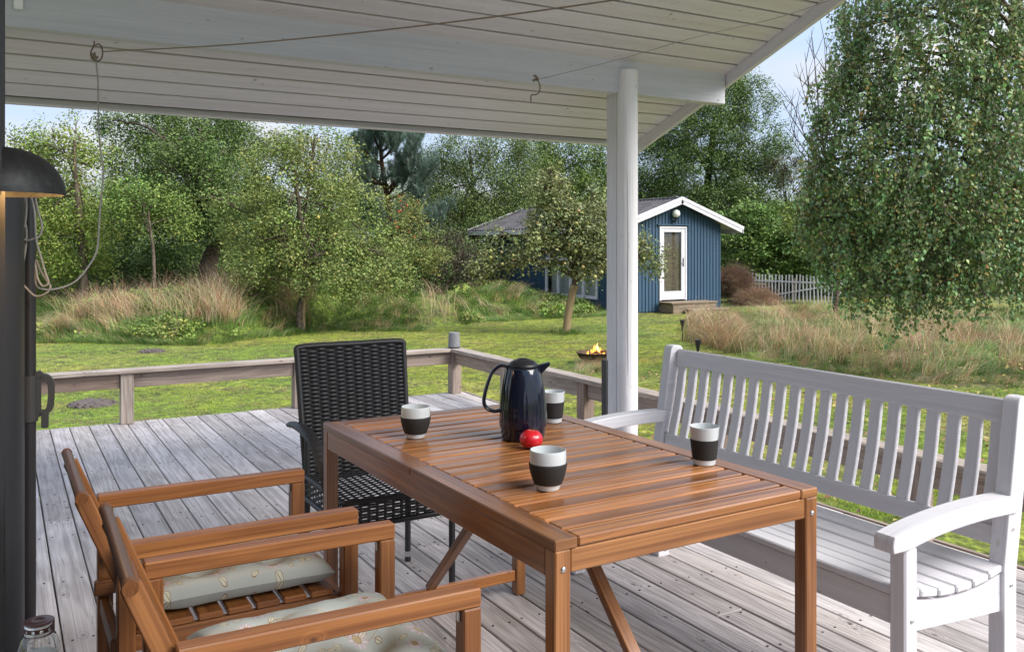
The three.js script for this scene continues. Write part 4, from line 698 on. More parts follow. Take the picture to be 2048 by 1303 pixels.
// hanging birch strand of length L
function strand(n, L, size, cols) {
  const P = [], C = [], I = [], bend = rr(-0.12, 0.12), bz = rr(-0.12, 0.12);
  for (let k = 0; k < n; k++) {
    const t = rnd(), o = V(bend * t * t + gauss() * 0.075, -L * t, bz * t * t + gauss() * 0.075), n1 = V(gauss(), 0.35 + gauss() * 0.5, gauss()).normalize(), dir = V(gauss() * 0.6, -1 + gauss() * 0.4, gauss() * 0.6); dir.addScaledVector(n1, -dir.dot(n1)).normalize();
    const s = new THREE.Vector3().crossVectors(n1, dir), l = size * rr(0.7, 1.2), w = l * 0.8, c = pick(cols).map((v) => v * rr(0.75, 1.25)), b = P.length / 3;
    const pt = (f, g, h) => { const v = o.clone().addScaledVector(dir, f * l).addScaledVector(s, g * w).addScaledVector(n1, h * l); P.push(v.x, v.y, v.z); C.push(...c); };
    pt(0, 0, 0); pt(0.35, 0.5, 0.07); pt(1, 0, -0.04); pt(0.35, -0.5, 0.07); I.push(b, b + 1, b + 2, b, b + 2, b + 3);
  }
  const b = P.length / 3; P.push(-0.004, 0.05, 0, 0.004, 0.05, 0, bend, -L, bz); for (let q = 0; q < 3; q++) C.push(0.05, 0.03, 0.022); I.push(b, b + 1, b + 2);
  return geoOf(P, C, I);
}
function needles(n, L, cols) {   // pine shoot: needles round a short upright axis
  const P = [], C = [], I = [];
  for (let k = 0; k < n; k++) { const t = rnd(), a = rr(0, 6.283), y = 0.45 * t - 0.1, l = L * rr(0.7, 1.2), b = P.length / 3, c = pick(cols).map((v) => v * rr(0.75, 1.25)), w = 0.006, ex = Math.cos(a) * l, ez = Math.sin(a) * l; P.push(-Math.sin(a) * w, y, Math.cos(a) * w, Math.sin(a) * w, y, -Math.cos(a) * w, ex, y + l * 0.75, ez); C.push(...c, ...c, ...c); I.push(b, b + 1, b + 2); }
  return geoOf(P, C, I);
}
const dkG = [[0.084, 0.145, 0.031], [0.116, 0.191, 0.037], [0.069, 0.116, 0.030], [0.144, 0.217, 0.048]];
const mdG = [[0.136, 0.215, 0.039], [0.186, 0.277, 0.053], [0.109, 0.181, 0.036], [0.240, 0.307, 0.071]];
const ltG = [[0.179, 0.267, 0.043], [0.232, 0.309, 0.057], [0.153, 0.223, 0.037], [0.268, 0.292, 0.072]];
const olG = [[0.175, 0.216, 0.081], [0.248, 0.288, 0.128], [0.138, 0.175, 0.062], [0.330, 0.339, 0.154], [0.207, 0.228, 0.073]];
const peG = [[0.156, 0.223, 0.047], [0.208, 0.278, 0.071], [0.126, 0.174, 0.040], [0.292, 0.316, 0.094]];
const biB = [[0.184, 0.264, 0.099], [0.24, 0.32, 0.128], [0.16, 0.232, 0.09], [0.272, 0.344, 0.144], [0.208, 0.28, 0.096], [0.168, 0.248, 0.096], [0.248, 0.312, 0.112]], biG = [...biB, ...biB, ...biB, ...biB, ...biB, ...biB, [0.42, 0.34, 0.09]];
const roG = [[0.165, 0.218, 0.050], [0.220, 0.253, 0.066], [0.132, 0.184, 0.044], [0.264, 0.230, 0.066], [0.187, 0.230, 0.055]];
const LEAF = leafMat(0.26, 0.72), LEAFG = leafMat(0.28, 0.6);
const K = {
  dark: [0, 1, 2].map(() => clump(112, 0.42, 0.088, dkG)), mid: [0, 1, 2].map(() => clump(112, 0.42, 0.086, mdG)), light: [0, 1].map(() => clump(100, 0.4, 0.092, ltG)),
  pear: [0, 1, 2].map(() => clump(90, 0.30, 0.062, peG, { aspect: 0.55, up: 0.5 })), apple: [0, 1, 2].map(() => clump(70, 0.25, 0.068, olG, { aspect: 0.6, up: 0.45 })),
  fine: [0, 1, 2].map(() => clump(120, 0.45, 0.075, dkG.map(([a, b, c]) => [a * 1.25, b * 1.1, c * 1.3]), { droop: 0.5 })), rowan: [0, 1].map(() => clump(90, 0.34, 0.085, roG, { aspect: 0.32, flat: 0.5 })),
  elder: [0, 1].map(() => clump(60, 0.38, 0.15, dkG.map(([a, b, c]) => [a * 1.25, b * 1.3, c * 1.2]), { aspect: 0.45, flat: 0.6 })),
  pine: [0, 1].map(() => needles(110, 0.16, [[0.15, 0.21, 0.15], [0.19, 0.25, 0.18], [0.12, 0.17, 0.125]])),
  brush: [0, 1].map(() => clump(46, 0.36, 0.09, [[0.06, 0.045, 0.03], [0.08, 0.055, 0.035], [0.05, 0.05, 0.02]], { aspect: 0.3, up: 0.2, twigs: 34 })),
  birch: [0, 1, 2, 3].map(() => strand(40, rr(0.32, 0.62), 0.057, biG)),
};
// lobe: [px, py, distance, half width px, half height px, fullness]
function foliage(name, kind, mat, lobes, parent, { density = 1, R = 0.42, tilt = 0.35, tint = () => 1, s0 = 0.75, s1 = 1.25, shell = 0.5 } = {}) {
  const off = parent.position, sets = K[kind].map(() => []);
  for (const [px, py, d, rx, ry, full = 1] of lobes) {
    const c = at(px, py, d), a = rx * d / F, b = ry * d / F, e = (a + b) / 2 * 0.9, n = Math.ceil(density * full * 8.2 * Math.pow((a * b + a * e + b * e) / 3, 1.0) / (R * R));
    const fw = V(SN, 0, -CS), rt = V(CS, 0, SN);
    for (let k = 0; k < n; k++) {
      const u = V(gauss(), gauss(), gauss()).normalize(), r = (shell + (1.05 - shell) * Math.sqrt(rnd())) * (0.85 + 0.3 * vn(u.x * 2.4 + 9, u.y * 2.4 + u.z * 1.7 + 9, 64, 64, Math.round(px)));
      const p = c.clone().addScaledVector(rt, u.x * a * r).addScaledVector(fw, u.z * e * r); p.y += u.y * b * r; if (p.y < H(p.x, p.z) + 0.12) continue;
      const v = rr(0.86, 1.14), tt = tint(); sets[k % sets.length].push([p.sub(off), spin(rr(0, 6.28), rr(0, tilt), rr(0, 6.28)), rr(s0, s1), lin(v * rr(0.9, 1.15) * tt, v * tt, v * rr(0.85, 1.1) * tt)]);
    }
  }
  sets.forEach((s, i) => s.length && inst(name, K[kind][i], mat, s, parent));
}
// tree: trunk through the given [px, py, d] points, limbs to the lobes' centres
function tree(name, label, category, { trunk, r0, r1, lobes, kind, mat = LEAF, bark = BARK, limbs = true, opts = {}, group }) {
  const base = ground(trunk[0][0], trunk[0][1]);
  if (trunk[0][2]) { const p = at(...trunk[0]); base.set(p.x, H(p.x, p.z), p.z); }
  const t = thing(name, label, category, base.toArray(), group), d0 = -W2(0, 0)[0] + LD(base.x, base.z)[1];
  const pts = [V(0, -0.15, 0), ...trunk.slice(1).map(([x, y, d]) => at(x, y, d ?? d0).sub(base))], gs = [taper(pts, (k) => mix(r0, r1, k) * (1 + 0.5 * Math.exp(-k * 14)), 9, 16)];
  const tc = new THREE.CatmullRomCurve3(pts);
  if (limbs) for (const [x, y, d, rx, ry] of lobes) {
    const e = at(x, y, d).sub(base); let k = 0.55 + 0.4 * rnd(); const s = tc.getPoint(k), m = s.clone().lerp(e, 0.5).add(V(gauss() * 0.15, 0.12 * e.distanceTo(s), gauss() * 0.15));
    gs.push(taper([s, m, e], (q) => mix(mix(r0, r1, k) * 0.6, 0.012, q), 6, 9));
    for (let q = 0; q < 5; q++) { const f = e.clone().add(V(gauss() * rx * d / F * 0.8, gauss() * ry * d / F * 0.8, gauss() * rx * d / F * 0.8)); gs.push(taper([m.clone().lerp(e, 0.6), e.clone().lerp(f, 0.4).add(V(0, 0.08, 0)), f], (w) => mix(0.016, 0.004, w), 5, 6)); }
  }
  mesh('trunk', merge(gs), bark, t); foliage('crown', kind, mat, lobes, t, opts); return t;
}
const fruits = (t, geo, mats, lobes, n, s0, s1) => { for (let k = 0; k < n; k++) { const [px, py, d, rx, ry] = pick(lobes), u = V(gauss(), gauss(), 0); const a = at(px + u.x * rx * 0.75, py + u.y * ry * 0.8, d - 0.8 * rx * d / F * rr(0.5, 0.95)).sub(t.position); const m = mesh('fruit', geo, pick(mats), t); m.position.copy(a); m.scale.setScalar(rr(s0, s1)); } };

// left to right
tree('slender_tree', 'slender light green tree at the far left behind the ropes', 'tree', { trunk: [[165, 606, 24.5], [166, 520], [158, 430], [150, 340], [148, 280]], r0: 0.13, r1: 0.03, kind: 'light', lobes: [[40, 300, 25.5, 70, 46, 0.7], [95, 330, 25.5, 70, 50, 0.9], [100, 268, 25.5, 26, 34, 0.5], [148, 262, 25, 20, 44, 0.6], [170, 330, 25, 46, 46, 0.8], [110, 420, 25, 95, 60, 1], [40, 440, 25.5, 70, 80], [150, 480, 24.5, 85, 60], [60, 530, 25, 85, 60], [180, 545, 25, 60, 34, 0.6]] });
tree('broad_tree', 'broad dark green tree with a thick leaning trunk behind the left bank', 'tree', { trunk: [[432, 566, 25.5], [416, 540], [424, 505], [440, 470], [420, 400], [380, 330]], r0: 0.30, r1: 0.09, kind: 'dark', bark: DARKBARK, lobes: [[255, 262, 29, 60, 40, 0.8], [330, 270, 29, 90, 60], [420, 290, 29, 80, 70], [280, 350, 28.5, 75, 80], [370, 380, 27.5, 90, 80], [450, 400, 27, 70, 90], [300, 440, 28, 90, 70], [480, 300, 29, 50, 80], [400, 250, 29.5, 90, 40], [470, 470, 26.5, 50, 50], [400, 420, 25.2, 60, 50], [350, 340, 25.6, 70, 50], [430, 350, 25.4, 60, 56], [380, 290, 26, 70, 40], [450, 440, 25, 46, 40], [225, 240, 29, 36, 22, 0.5]] });
tree('sapling', 'thin-stemmed young tree with yellowing leaves between slender and broad trees', 'tree', { trunk: [[308, 548, 23], [306, 500], [300, 460], [296, 420]], r0: 0.05, r1: 0.02, kind: 'mid', lobes: [[290, 410, 23.5, 58, 46], [245, 400, 24, 40, 40], [340, 440, 23.5, 50, 40]] });
tree('pear_tree', 'pear tree with a bushy crown and supporting stake left of centre', 'tree', { trunk: [[602, 660, 19.4], [600, 625], [606, 585], [612, 520], [600, 430], [590, 340]], r0: 0.10, r1: 0.03, kind: 'pear', opts: { R: 0.30, density: 0.78 },
  lobes: [[560, 330, 19.8, 70, 60, 0.9], [640, 320, 19.8, 75, 64, 0.9], [570, 285, 19.8, 26, 32, 0.5], [628, 276, 19.8, 44, 20, 0.5], [600, 410, 19.6, 110, 70], [500, 420, 19.8, 70, 80], [690, 430, 19.8, 75, 74], [560, 490, 19.4, 90, 60], [660, 510, 19.3, 90, 60], [760, 510, 19.6, 50, 54], [530, 545, 19.4, 74, 42], [660, 556, 19.0, 80, 38], [740, 565, 19.2, 74, 34], [440, 400, 19.6, 50, 16, 0.6], [800, 545, 19.8, 40, 36, 0.8], [500, 530, 19.4, 44, 50]] });
{
  const pear = scene.children[scene.children.length - 1], fm = [std({ color: lin(0.26, 0.28, 0.07), roughness: 0.5 }), std({ color: lin(0.32, 0.28, 0.06), roughness: 0.5 })];
  const pg = lathe([[0.0001, -0.04], [0.022, -0.034], [0.034, -0.012], [0.028, 0.014], [0.014, 0.034], [0.0001, 0.042]], 9);
  fruits(pear, pg, fm, [[560, 330, 19.8, 70, 60], [640, 320, 19.8, 75, 64], [600, 410, 19.6, 110, 70], [690, 430, 19.8, 75, 74], [660, 510, 19.3, 90, 60]], 12, 0.8, 1.2);
  const p0 = ground(607, 663), s = thing('tree_stake', 'grey round stake standing against the pear tree trunk', 'stake', p0.toArray());
  mesh('stake', taper([V(0, -0.1, 0), V(0, 0.7, 0), V(0.0, at(607, 530, LD(p0.x, p0.z)[1]).y - p0.y, 0)], 0.038, 10, 6), STAKE, s);
  mesh('tie', moved(new THREE.TorusGeometry(0.043, 0.012, 6, 18).rotateX(Math.PI / 2), 0, at(607, 577, LD(p0.x, p0.z)[1]).y - p0.y, 0), BLACK, s);
}
{ // pine: whorled boughs carrying upright shoots
  const base = at(775, 560, 31); base.y = H(base.x, base.z); const t = thing('pine_tree', 'blue-green pine tree rising behind the pear tree', 'tree', base.toArray());
  const P = (x, y, d = 31) => at(x, y, d).sub(base), gs = [taper([V(0, -0.2, 0), P(778, 430), P(764, 330), P(758, 268)], (k) => mix(0.16, 0.03, k), 8, 14)];
  const sets = [[], []], boughs = [[764, 330, 722, 272], [762, 320, 800, 262], [768, 360, 842, 280], [770, 370, 716, 330], [772, 380, 830, 320], [774, 400, 868, 330], [775, 420, 720, 390], [776, 430, 840, 390], [776, 440, 880, 420], [775, 450, 740, 430], [776, 390, 800, 340], [776, 470, 820, 450], [760, 300, 745, 250], [759, 290, 770, 252], [762, 305, 785, 268]];
  for (const [x0, y0, x1, y1] of boughs) for (let w = 0; w < 3; w++) {
    const s = P(x0, y0), e = P(x1 + gauss() * 14, y1 + gauss() * 12, 31 + (w - 1) * 0.9 + gauss() * 0.5), m = s.clone().lerp(e, 0.55).add(V(0, -0.12 * s.distanceTo(e), 0)); gs.push(taper([s, m, e], (k) => mix(0.04, 0.012, k), 6, 8));
    const c = new THREE.CatmullRomCurve3([s, m, e]); for (let k = 0; k < 26; k++) { const q = c.getPoint(0.3 + 0.72 * Math.sqrt(rnd())).add(V(gauss() * 0.26, gauss() * 0.18, gauss() * 0.26)); sets[k % 2].push([q, spin(rr(0, 6.28), rr(0, 0.7), rr(0, 6.28)), rr(0.7, 1.2), lin(...[rr(0.8, 1.2)].flatMap((v) => [v, v, v * 1.05]))]); }
  }
  mesh('trunk', merge(gs), std({ map: barkT, color: lin(0.95, 0.62, 0.42), roughness: 0.95 }), t); sets.forEach((s, i) => inst('needles', K.pine[i], LEAF, s, t));
}
tree('rowan_bush', 'yellow-green rowan bush with a few red berries right of the pear tree', 'bush', { trunk: [[812, 592, 24.5], [812, 540], [808, 470], [806, 420]], r0: 0.05, r1: 0.015, kind: 'rowan', bark: BARK, opts: { R: 0.34, tilt: 0.5 }, lobes: [[806, 410, 24.5, 36, 30, 0.8], [800, 450, 24.4, 50, 30, 0.8], [840, 490, 24.2, 60, 34, 0.9], [800, 520, 24, 60, 40, 0.8], [860, 520, 24.3, 40, 26, 0.7]] });
{ const rb = scene.children[scene.children.length - 1], bm = [std({ color: lin(0.42, 0.06, 0.02), roughness: 0.4 })]; fruits(rb, new THREE.IcosahedronGeometry(0.03, 0), bm, [[806, 410, 24.2, 36, 30], [800, 460, 24, 50, 30]], 10, 0.7, 1.2); }
tree('willow_thicket', 'grey-green fine-leaved trees behind the left end of the cabin', 'tree', { trunk: [[960, 560, 33], [950, 470], [945, 380], [940, 300]], r0: 0.16, r1: 0.04, kind: 'fine', bark: DARKBARK, opts: { R: 0.45, density: 1.1 }, lobes: [[880, 320, 33, 50, 40, 0.8], [930, 300, 33, 60, 40, 0.9], [1000, 300, 33, 60, 44], [900, 380, 33, 60, 60], [980, 380, 33, 80, 66], [920, 450, 32.5, 70, 60], [1040, 350, 33.5, 50, 70], [1000, 450, 33, 80, 50], [860, 440, 33, 50, 60]] });
tree('leafy_tree', 'mid green trees behind the cabin roof, left of the white post', 'tree', { trunk: [[1110, 560, 36], [1105, 450], [1100, 380], [1098, 310]], r0: 0.2, r1: 0.05, kind: 'mid', bark: DARKBARK, opts: { density: 1.05 }, lobes: [[1080, 300, 36, 60, 50], [1150, 300, 36, 70, 60], [1210, 320, 36, 60, 60], [1110, 370, 35.5, 80, 60], [1190, 390, 35.5, 70, 50], [1060, 400, 36, 60, 50], [1140, 430, 35, 70, 40]] });
tree('tall_tree', 'tall dark green tree towering behind the blue cabin gable', 'tree', { trunk: [[1405, 560, 36], [1410, 430], [1420, 320], [1430, 220]], r0: 0.26, r1: 0.05, kind: 'dark', bark: DARKBARK, opts: { density: 1.05 }, lobes: [[1470, 155, 36.5, 36, 34, 0.8], [1440, 200, 36, 66, 50], [1500, 210, 36, 52, 60, 0.9], [1340, 260, 36, 80, 60], [1400, 270, 35.5, 90, 70], [1490, 290, 35.5, 80, 70], [1310, 330, 36, 70, 60], [1400, 350, 35, 100, 60], [1500, 370, 35, 80, 60], [1340, 400, 35.5, 90, 40], [1548, 320, 36, 40, 50, 0.7], [1440, 420, 34.5, 90, 50]] });
tree('plum_tree', 'small purple-brown leaved tree in the gap right of the tall tree', 'tree', { trunk: [[1575, 560, 34], [1575, 450], [1572, 380]], r0: 0.08, r1: 0.02, kind: 'brush', bark: DARKBARK, opts: { R: 0.4 }, lobes: [[1570, 330, 34, 36, 40, 0.8], [1590, 380, 34, 30, 40, 0.8]] });
tree('elder_bush', 'big-leaved green bush directly right of the cabin above the haystack', 'bush', { trunk: [[1490, 590, 30.5], [1490, 520], [1500, 460]], r0: 0.06, r1: 0.02, kind: 'elder', bark: DARKBARK, opts: { R: 0.38 }, lobes: [[1500, 440, 30.5, 50, 40], [1480, 490, 30.5, 50, 44], [1560, 460, 30.5, 55, 50], [1530, 520, 30.3, 60, 44], [1600, 500, 30.3, 50, 60], [1650, 520, 30, 60, 60], [1470, 540, 30.3, 40, 30]] });
tree('green_shrub', 'pale green shrub at the left foot of the big birch', 'bush', { trunk: [[1612, 596, 33], [1610, 540, 32], [1625, 480, 30]], r0: 0.06, r1: 0.02, kind: 'light', opts: { R: 0.4 }, lobes: [[1640, 400, 27, 48, 44, 0.8], [1610, 430, 27, 40, 40, 0.7], [1680, 420, 27, 50, 60, 0.8], [1625, 340, 27, 22, 26, 0.5], [1660, 470, 27, 50, 40, 0.8]] });
{ // bare branches
  const base = at(1672, 590, 24); base.y = H(base.x, base.z); const t = thing('bare_branched_tree', 'leafless twiggy branches reaching into the sky left of the birch', 'tree', base.toArray());
  const P = (x, y) => at(x, y, 24).sub(base), gs = [taper([V(0, -0.1, 0), P(1668, 430), P(1655, 330), P(1640, 260)], (k) => mix(0.07, 0.02, k), 7, 10)];
  const br = [[1655, 330, 1624, 240, 1592, 128], [1640, 260, 1620, 190, 1610, 105], [1640, 260, 1634, 170, 1625, 75], [1645, 280, 1650, 180, 1655, 70], [1650, 300, 1666, 200, 1672, 90], [1658, 340, 1600, 260, 1565, 205], [1662, 380, 1610, 300, 1562, 240], [1660, 360, 1610, 270, 1580, 190], [1665, 400, 1620, 330, 1572, 262], [1655, 320, 1680, 230, 1692, 130]];
  for (const [a, b, c, d, e, f] of br) { const s = P(a, b), m = P(c, d), q = P(e, f); gs.push(taper([s, m, q], (k) => mix(0.022, 0.005, k), 5, 10)); for (let k = 0; k < 7; k++) { const u = rr(0.3, 0.95), p = u < 0.5 ? s.clone().lerp(m, u * 2) : m.clone().lerp(q, u * 2 - 1), w = p.clone().add(V(gauss() * 0.5 - 0.1, rr(0.3, 1.0), gauss() * 0.5)); gs.push(taper([p, p.clone().lerp(w, 0.5).add(V(gauss() * 0.06, 0, 0)), w], (x) => mix(0.01, 0.004, x), 4, 5)); } }
  mesh('branches', merge(gs), DARKBARK, t);
}
{ // big birch on the right: limbs carrying hanging strands
  const base = at(2110, 720, 13); base.y = H(base.x, base.z); const t = thing('birch_tree', 'large birch with drooping leafy branches filling the right edge', 'tree', base.toArray());
  const P = (x, y, d = 13) => at(x, y, d).sub(base), gs = [taper([V(0, -0.2, 0), P(2105, 500), P(2075, 250), P(2040, 60), P(2020, -160)], (k) => mix(0.17, 0.06, k), 10, 20)], sets = K.birch.map(() => []);
  const lobes = [[1760, 60, 13, 90, 90], [1860, 40, 12.6, 110, 110], [1980, 60, 12.6, 110, 120], [1720, 160, 13, 80, 80], [1820, 180, 12.6, 110, 100], [1940, 200, 12.4, 120, 110], [2050, 180, 12.4, 80, 140], [1690, 270, 13.2, 66, 70], [1780, 290, 12.8, 100, 90], [1890, 310, 12.4, 110, 100], [2010, 330, 12.2, 100, 110], [1660, 380, 13.2, 54, 60], [1740, 400, 12.8, 90, 80], [1850, 430, 12.4, 110, 90], [1970, 450, 12.2, 100, 90], [2060, 440, 12.2, 60, 110], [1760, 480, 12.8, 70, 80], [1860, 520, 12.3, 90, 80], [1970, 540, 12.1, 80, 70], [1790, 560, 12.6, 56, 50], [1880, 590, 12.2, 56, 44], [1960, 600, 12.1, 40, 30], [1700, 460, 13, 44, 60], [2040, 560, 12.2, 50, 50], [1720, 70, 13, 50, 60], [1664, 215, 13, 46, 50], [1620, 350, 13.1, 26, 44], [1616, 470, 13.1, 30, 44], [1660, 520, 13, 40, 50], [1690, 150, 13, 40, 50], [1640, 300, 13.1, 36, 50], [1632, 430, 13.1, 40, 56], [1690, 540, 12.9, 46, 60], [1740, 600, 12.7, 50, 40], [1830, 630, 12.3, 46, 30], [1700, 330, 12.8, 60, 60], [1790, 400, 12.4, 80, 70], [1850, -60, 12.8, 140, 80], [2000, -60, 12.8, 120, 80]];
  const tc = new THREE.CatmullRomCurve3([V(0, -0.2, 0), P(2105, 500), P(2075, 250), P(2040, 60), P(2020, -160)]);
  const fw = V(SN, 0, -CS), rt = V(CS, 0, SN);
  for (const [px, py, d, rx, ry] of lobes) {
    const e = P(px, py - ry * 0.4, d), yk = clamp((e.y + 0.2) / (P(2020, -160).y + 0.4)), s = tc.getPoint(clamp(yk - 0.12, 0.25, 0.98)), m = s.clone().lerp(e, 0.55).add(V(0, 0.16 * s.distanceTo(e), 0)); gs.push(taper([s, m, e], (k) => mix(0.045, 0.009, k), 6, 12));
    const c = P(px, py, d), a = rx * d / F, b = ry * d / F, n = Math.round(rx * ry * 0.0078);
    for (let k = 0; k < n; k++) { const u = V(gauss(), gauss(), gauss()).normalize(), r = 0.25 + 0.8 * Math.sqrt(rnd()), p = c.clone().addScaledVector(rt, u.x * a * r).addScaledVector(fw, u.z * a * r); p.y += u.y * b * r + 0.25; const v = rr(0.75, 1.25); sets[k % 4].push([p, spin(rr(0, 6.28), rr(0, 0.45), rr(0, 6.28)), rr(0.75, 1.2), lin(v * rr(0.9, 1.12), v, v * rr(0.9, 1.1))]); }
    for (let q = 0; q < 4; q++) { const f = c.clone().add(V(gauss() * a * 0.8, gauss() * b * 0.6, gauss() * a * 0.8)); gs.push(taper([m.clone().lerp(e, 0.6), e.clone().lerp(f, 0.5).add(V(0, 0.08, 0)), f], (w) => mix(0.012, 0.003, w), 5, 6)); }
  }
  mesh('trunk', merge(gs), std({ map: barkT, bumpMap: barkT, bumpScale: 0.01, color: lin(1.5, 1.5, 1.45), roughness: 0.9 }), t); sets.forEach((s, i) => inst('crown', K.birch[i], LEAFG, s, t));
}
{ // apple tree with its pale stake-like trunk
  const lobes = [[1150, 470, 19.2, 66, 50], [1100, 455, 19.3, 50, 40], [1080, 500, 19.2, 60, 34], [1020, 520, 19.4, 50, 28, 0.8], [960, 540, 19.4, 34, 22, 0.8], [1200, 470, 19.2, 66, 56], [1250, 500, 19.3, 50, 46], [1300, 515, 19.4, 34, 36], [1170, 532, 19.0, 60, 22], [1092, 372, 19.3, 36, 28, 1.2], [1112, 412, 19.3, 42, 30, 1.2], [1098, 345, 19.3, 14, 18, 1], [1190, 395, 19.3, 12, 32, 0.9], [1175, 428, 19.3, 48, 30, 1.1], [1140, 430, 19.3, 44, 30, 1.1], [1000, 470, 19.3, 12, 20, 0.4]];
  const t = tree('apple_tree', 'low spreading apple tree with yellow-green apples before the blue cabin', 'tree', { trunk: [[1131, 664, 19.4], [1140, 612], [1148, 572], [1150, 545], [1152, 500]], r0: 0.075, r1: 0.04, kind: 'apple', bark: BARK, opts: { R: 0.25, density: 0.78 }, lobes });
  const st = at(1131, 664, 19.3); const s = thing('tree_stake', 'pale yellowish leaning stake under the apple tree', 'stake', [st.x, H(st.x, st.z), st.z]);
  mesh('stake', taper([V(0, -0.1, 0), at(1139, 612, 19.3).sub(s.position), at(1149, 570, 19.3).sub(s.position)], 0.085, 12, 6), STAKE, s);
  fruits(t, new THREE.IcosahedronGeometry(0.038, 1), [std({ color: lin(0.30, 0.31, 0.08), roughness: 0.45 }), std({ color: lin(0.36, 0.33, 0.11), roughness: 0.45 }), std({ color: lin(0.36, 0.25, 0.10), roughness: 0.45 })], lobes.filter((l) => l[3] > 44), 44, 0.7, 1.05);
}
{ // broad-leaved weeds on the bank
  const sets = [[], []], wg = [0, 1].map(() => clump(46, 0.17, 0.07, [...mdG, ...ltG], { aspect: 0.5, flat: 0.5, twigs: 0 }));
  for (let k = 0; k < 1500; k++) { const lat = rr(-10, 2.2), e = 0.2 + 6 * Math.pow(rnd(), 1.4), d = lut(FOOT, lat) + e, [x, z] = W2(lat, d); if (fbm(x * 0.7 + 60, z * 0.7 + 60, 4096, 4096, 87, 3) < 0.5 || Math.abs(lat + 1.75 + (e - 1) * 0.16) < 0.45) continue; sets[k % 2].push([V(x, H(x, z) + rr(0.06, 0.24), z), spin(rr(0, 6.28), rr(0, 0.4), rr(0, 6.28)), rr(0.6, 1.5), lin(rr(0.8, 1.2), rr(0.8, 1.2), rr(0.8, 1.1))]); }
  sets.forEach((l, i) => tag(inst('weeds', wg[i], LEAF, l), 'leafy green weeds growing among the grass of the bank', null, null, 'stuff'));
}
{ // brush and the dark growth behind everything
  const b = thing('brush_pile', 'dark brown twiggy brush heap left of the cabin', 'bush', at(930, 560, 26).setY(0).toArray());
  foliage('twigs', 'brush', LEAF, [[900, 530, 26.5, 46, 40], [940, 535, 26.2, 40, 40], [905, 490, 27, 44, 26]], b, { R: 0.36, density: 1.2 });
  const hedge = (name, label, list, kind, tint, density = 1) => { const g = new THREE.Group(); g.name = numbered(name); scene.add(g); tag(g, label, null, null, 'stuff'); foliage('foliage', kind, LEAF, list, g, { density, tint: () => tint, s0: 1.0, s1: 1.6, shell: 0.35 }); };
  const low = []; for (let x = -120; x < 1010; x += 62) low.push([x, 545 + gauss() * 12, 30 + rr(-1, 3), 60, 52]); hedge('undergrowth', 'dark undergrowth below the trees at the back left', low, 'dark', 1, 0.9);
  const lowR = []; for (let x = 1440; x < 2100; x += 62) lowR.push([x, 520 + gauss() * 12, 32 + rr(0, 3), 60, 66]); hedge('undergrowth', 'dark undergrowth behind the picket fence', lowR, 'dark', 1, 1.3);
  const far = []; for (let x = -300; x < 2500; x += 95) far.push([x, 470 + gauss() * 14, 46 + rr(0, 8), 110, 95 + 24 * gauss()]); hedge('far_wood', 'far-off green wood closing the view behind the garden', far, 'mid', 1, 0.6);
  const mid = []; for (const [x, y, a, c] of [[60, 420, 60, 50], [200, 440, 60, 50], [700, 330, 60, 60], [740, 400, 50, 50], [860, 360, 50, 50], [1260, 380, 60, 60], [520, 420, 60, 70], [1600, 460, 50, 60], [1720, 500, 80, 70], [560, 300, 60, 40], [1660, 560, 60, 40], [1800, 480, 120, 90], [1950, 450, 140, 120]]) mid.push([x, y, 38, a, c]); hedge('back_growth', 'mixed green growth filling the gaps between the trees', mid, 'fine', 1, 0.8);
}

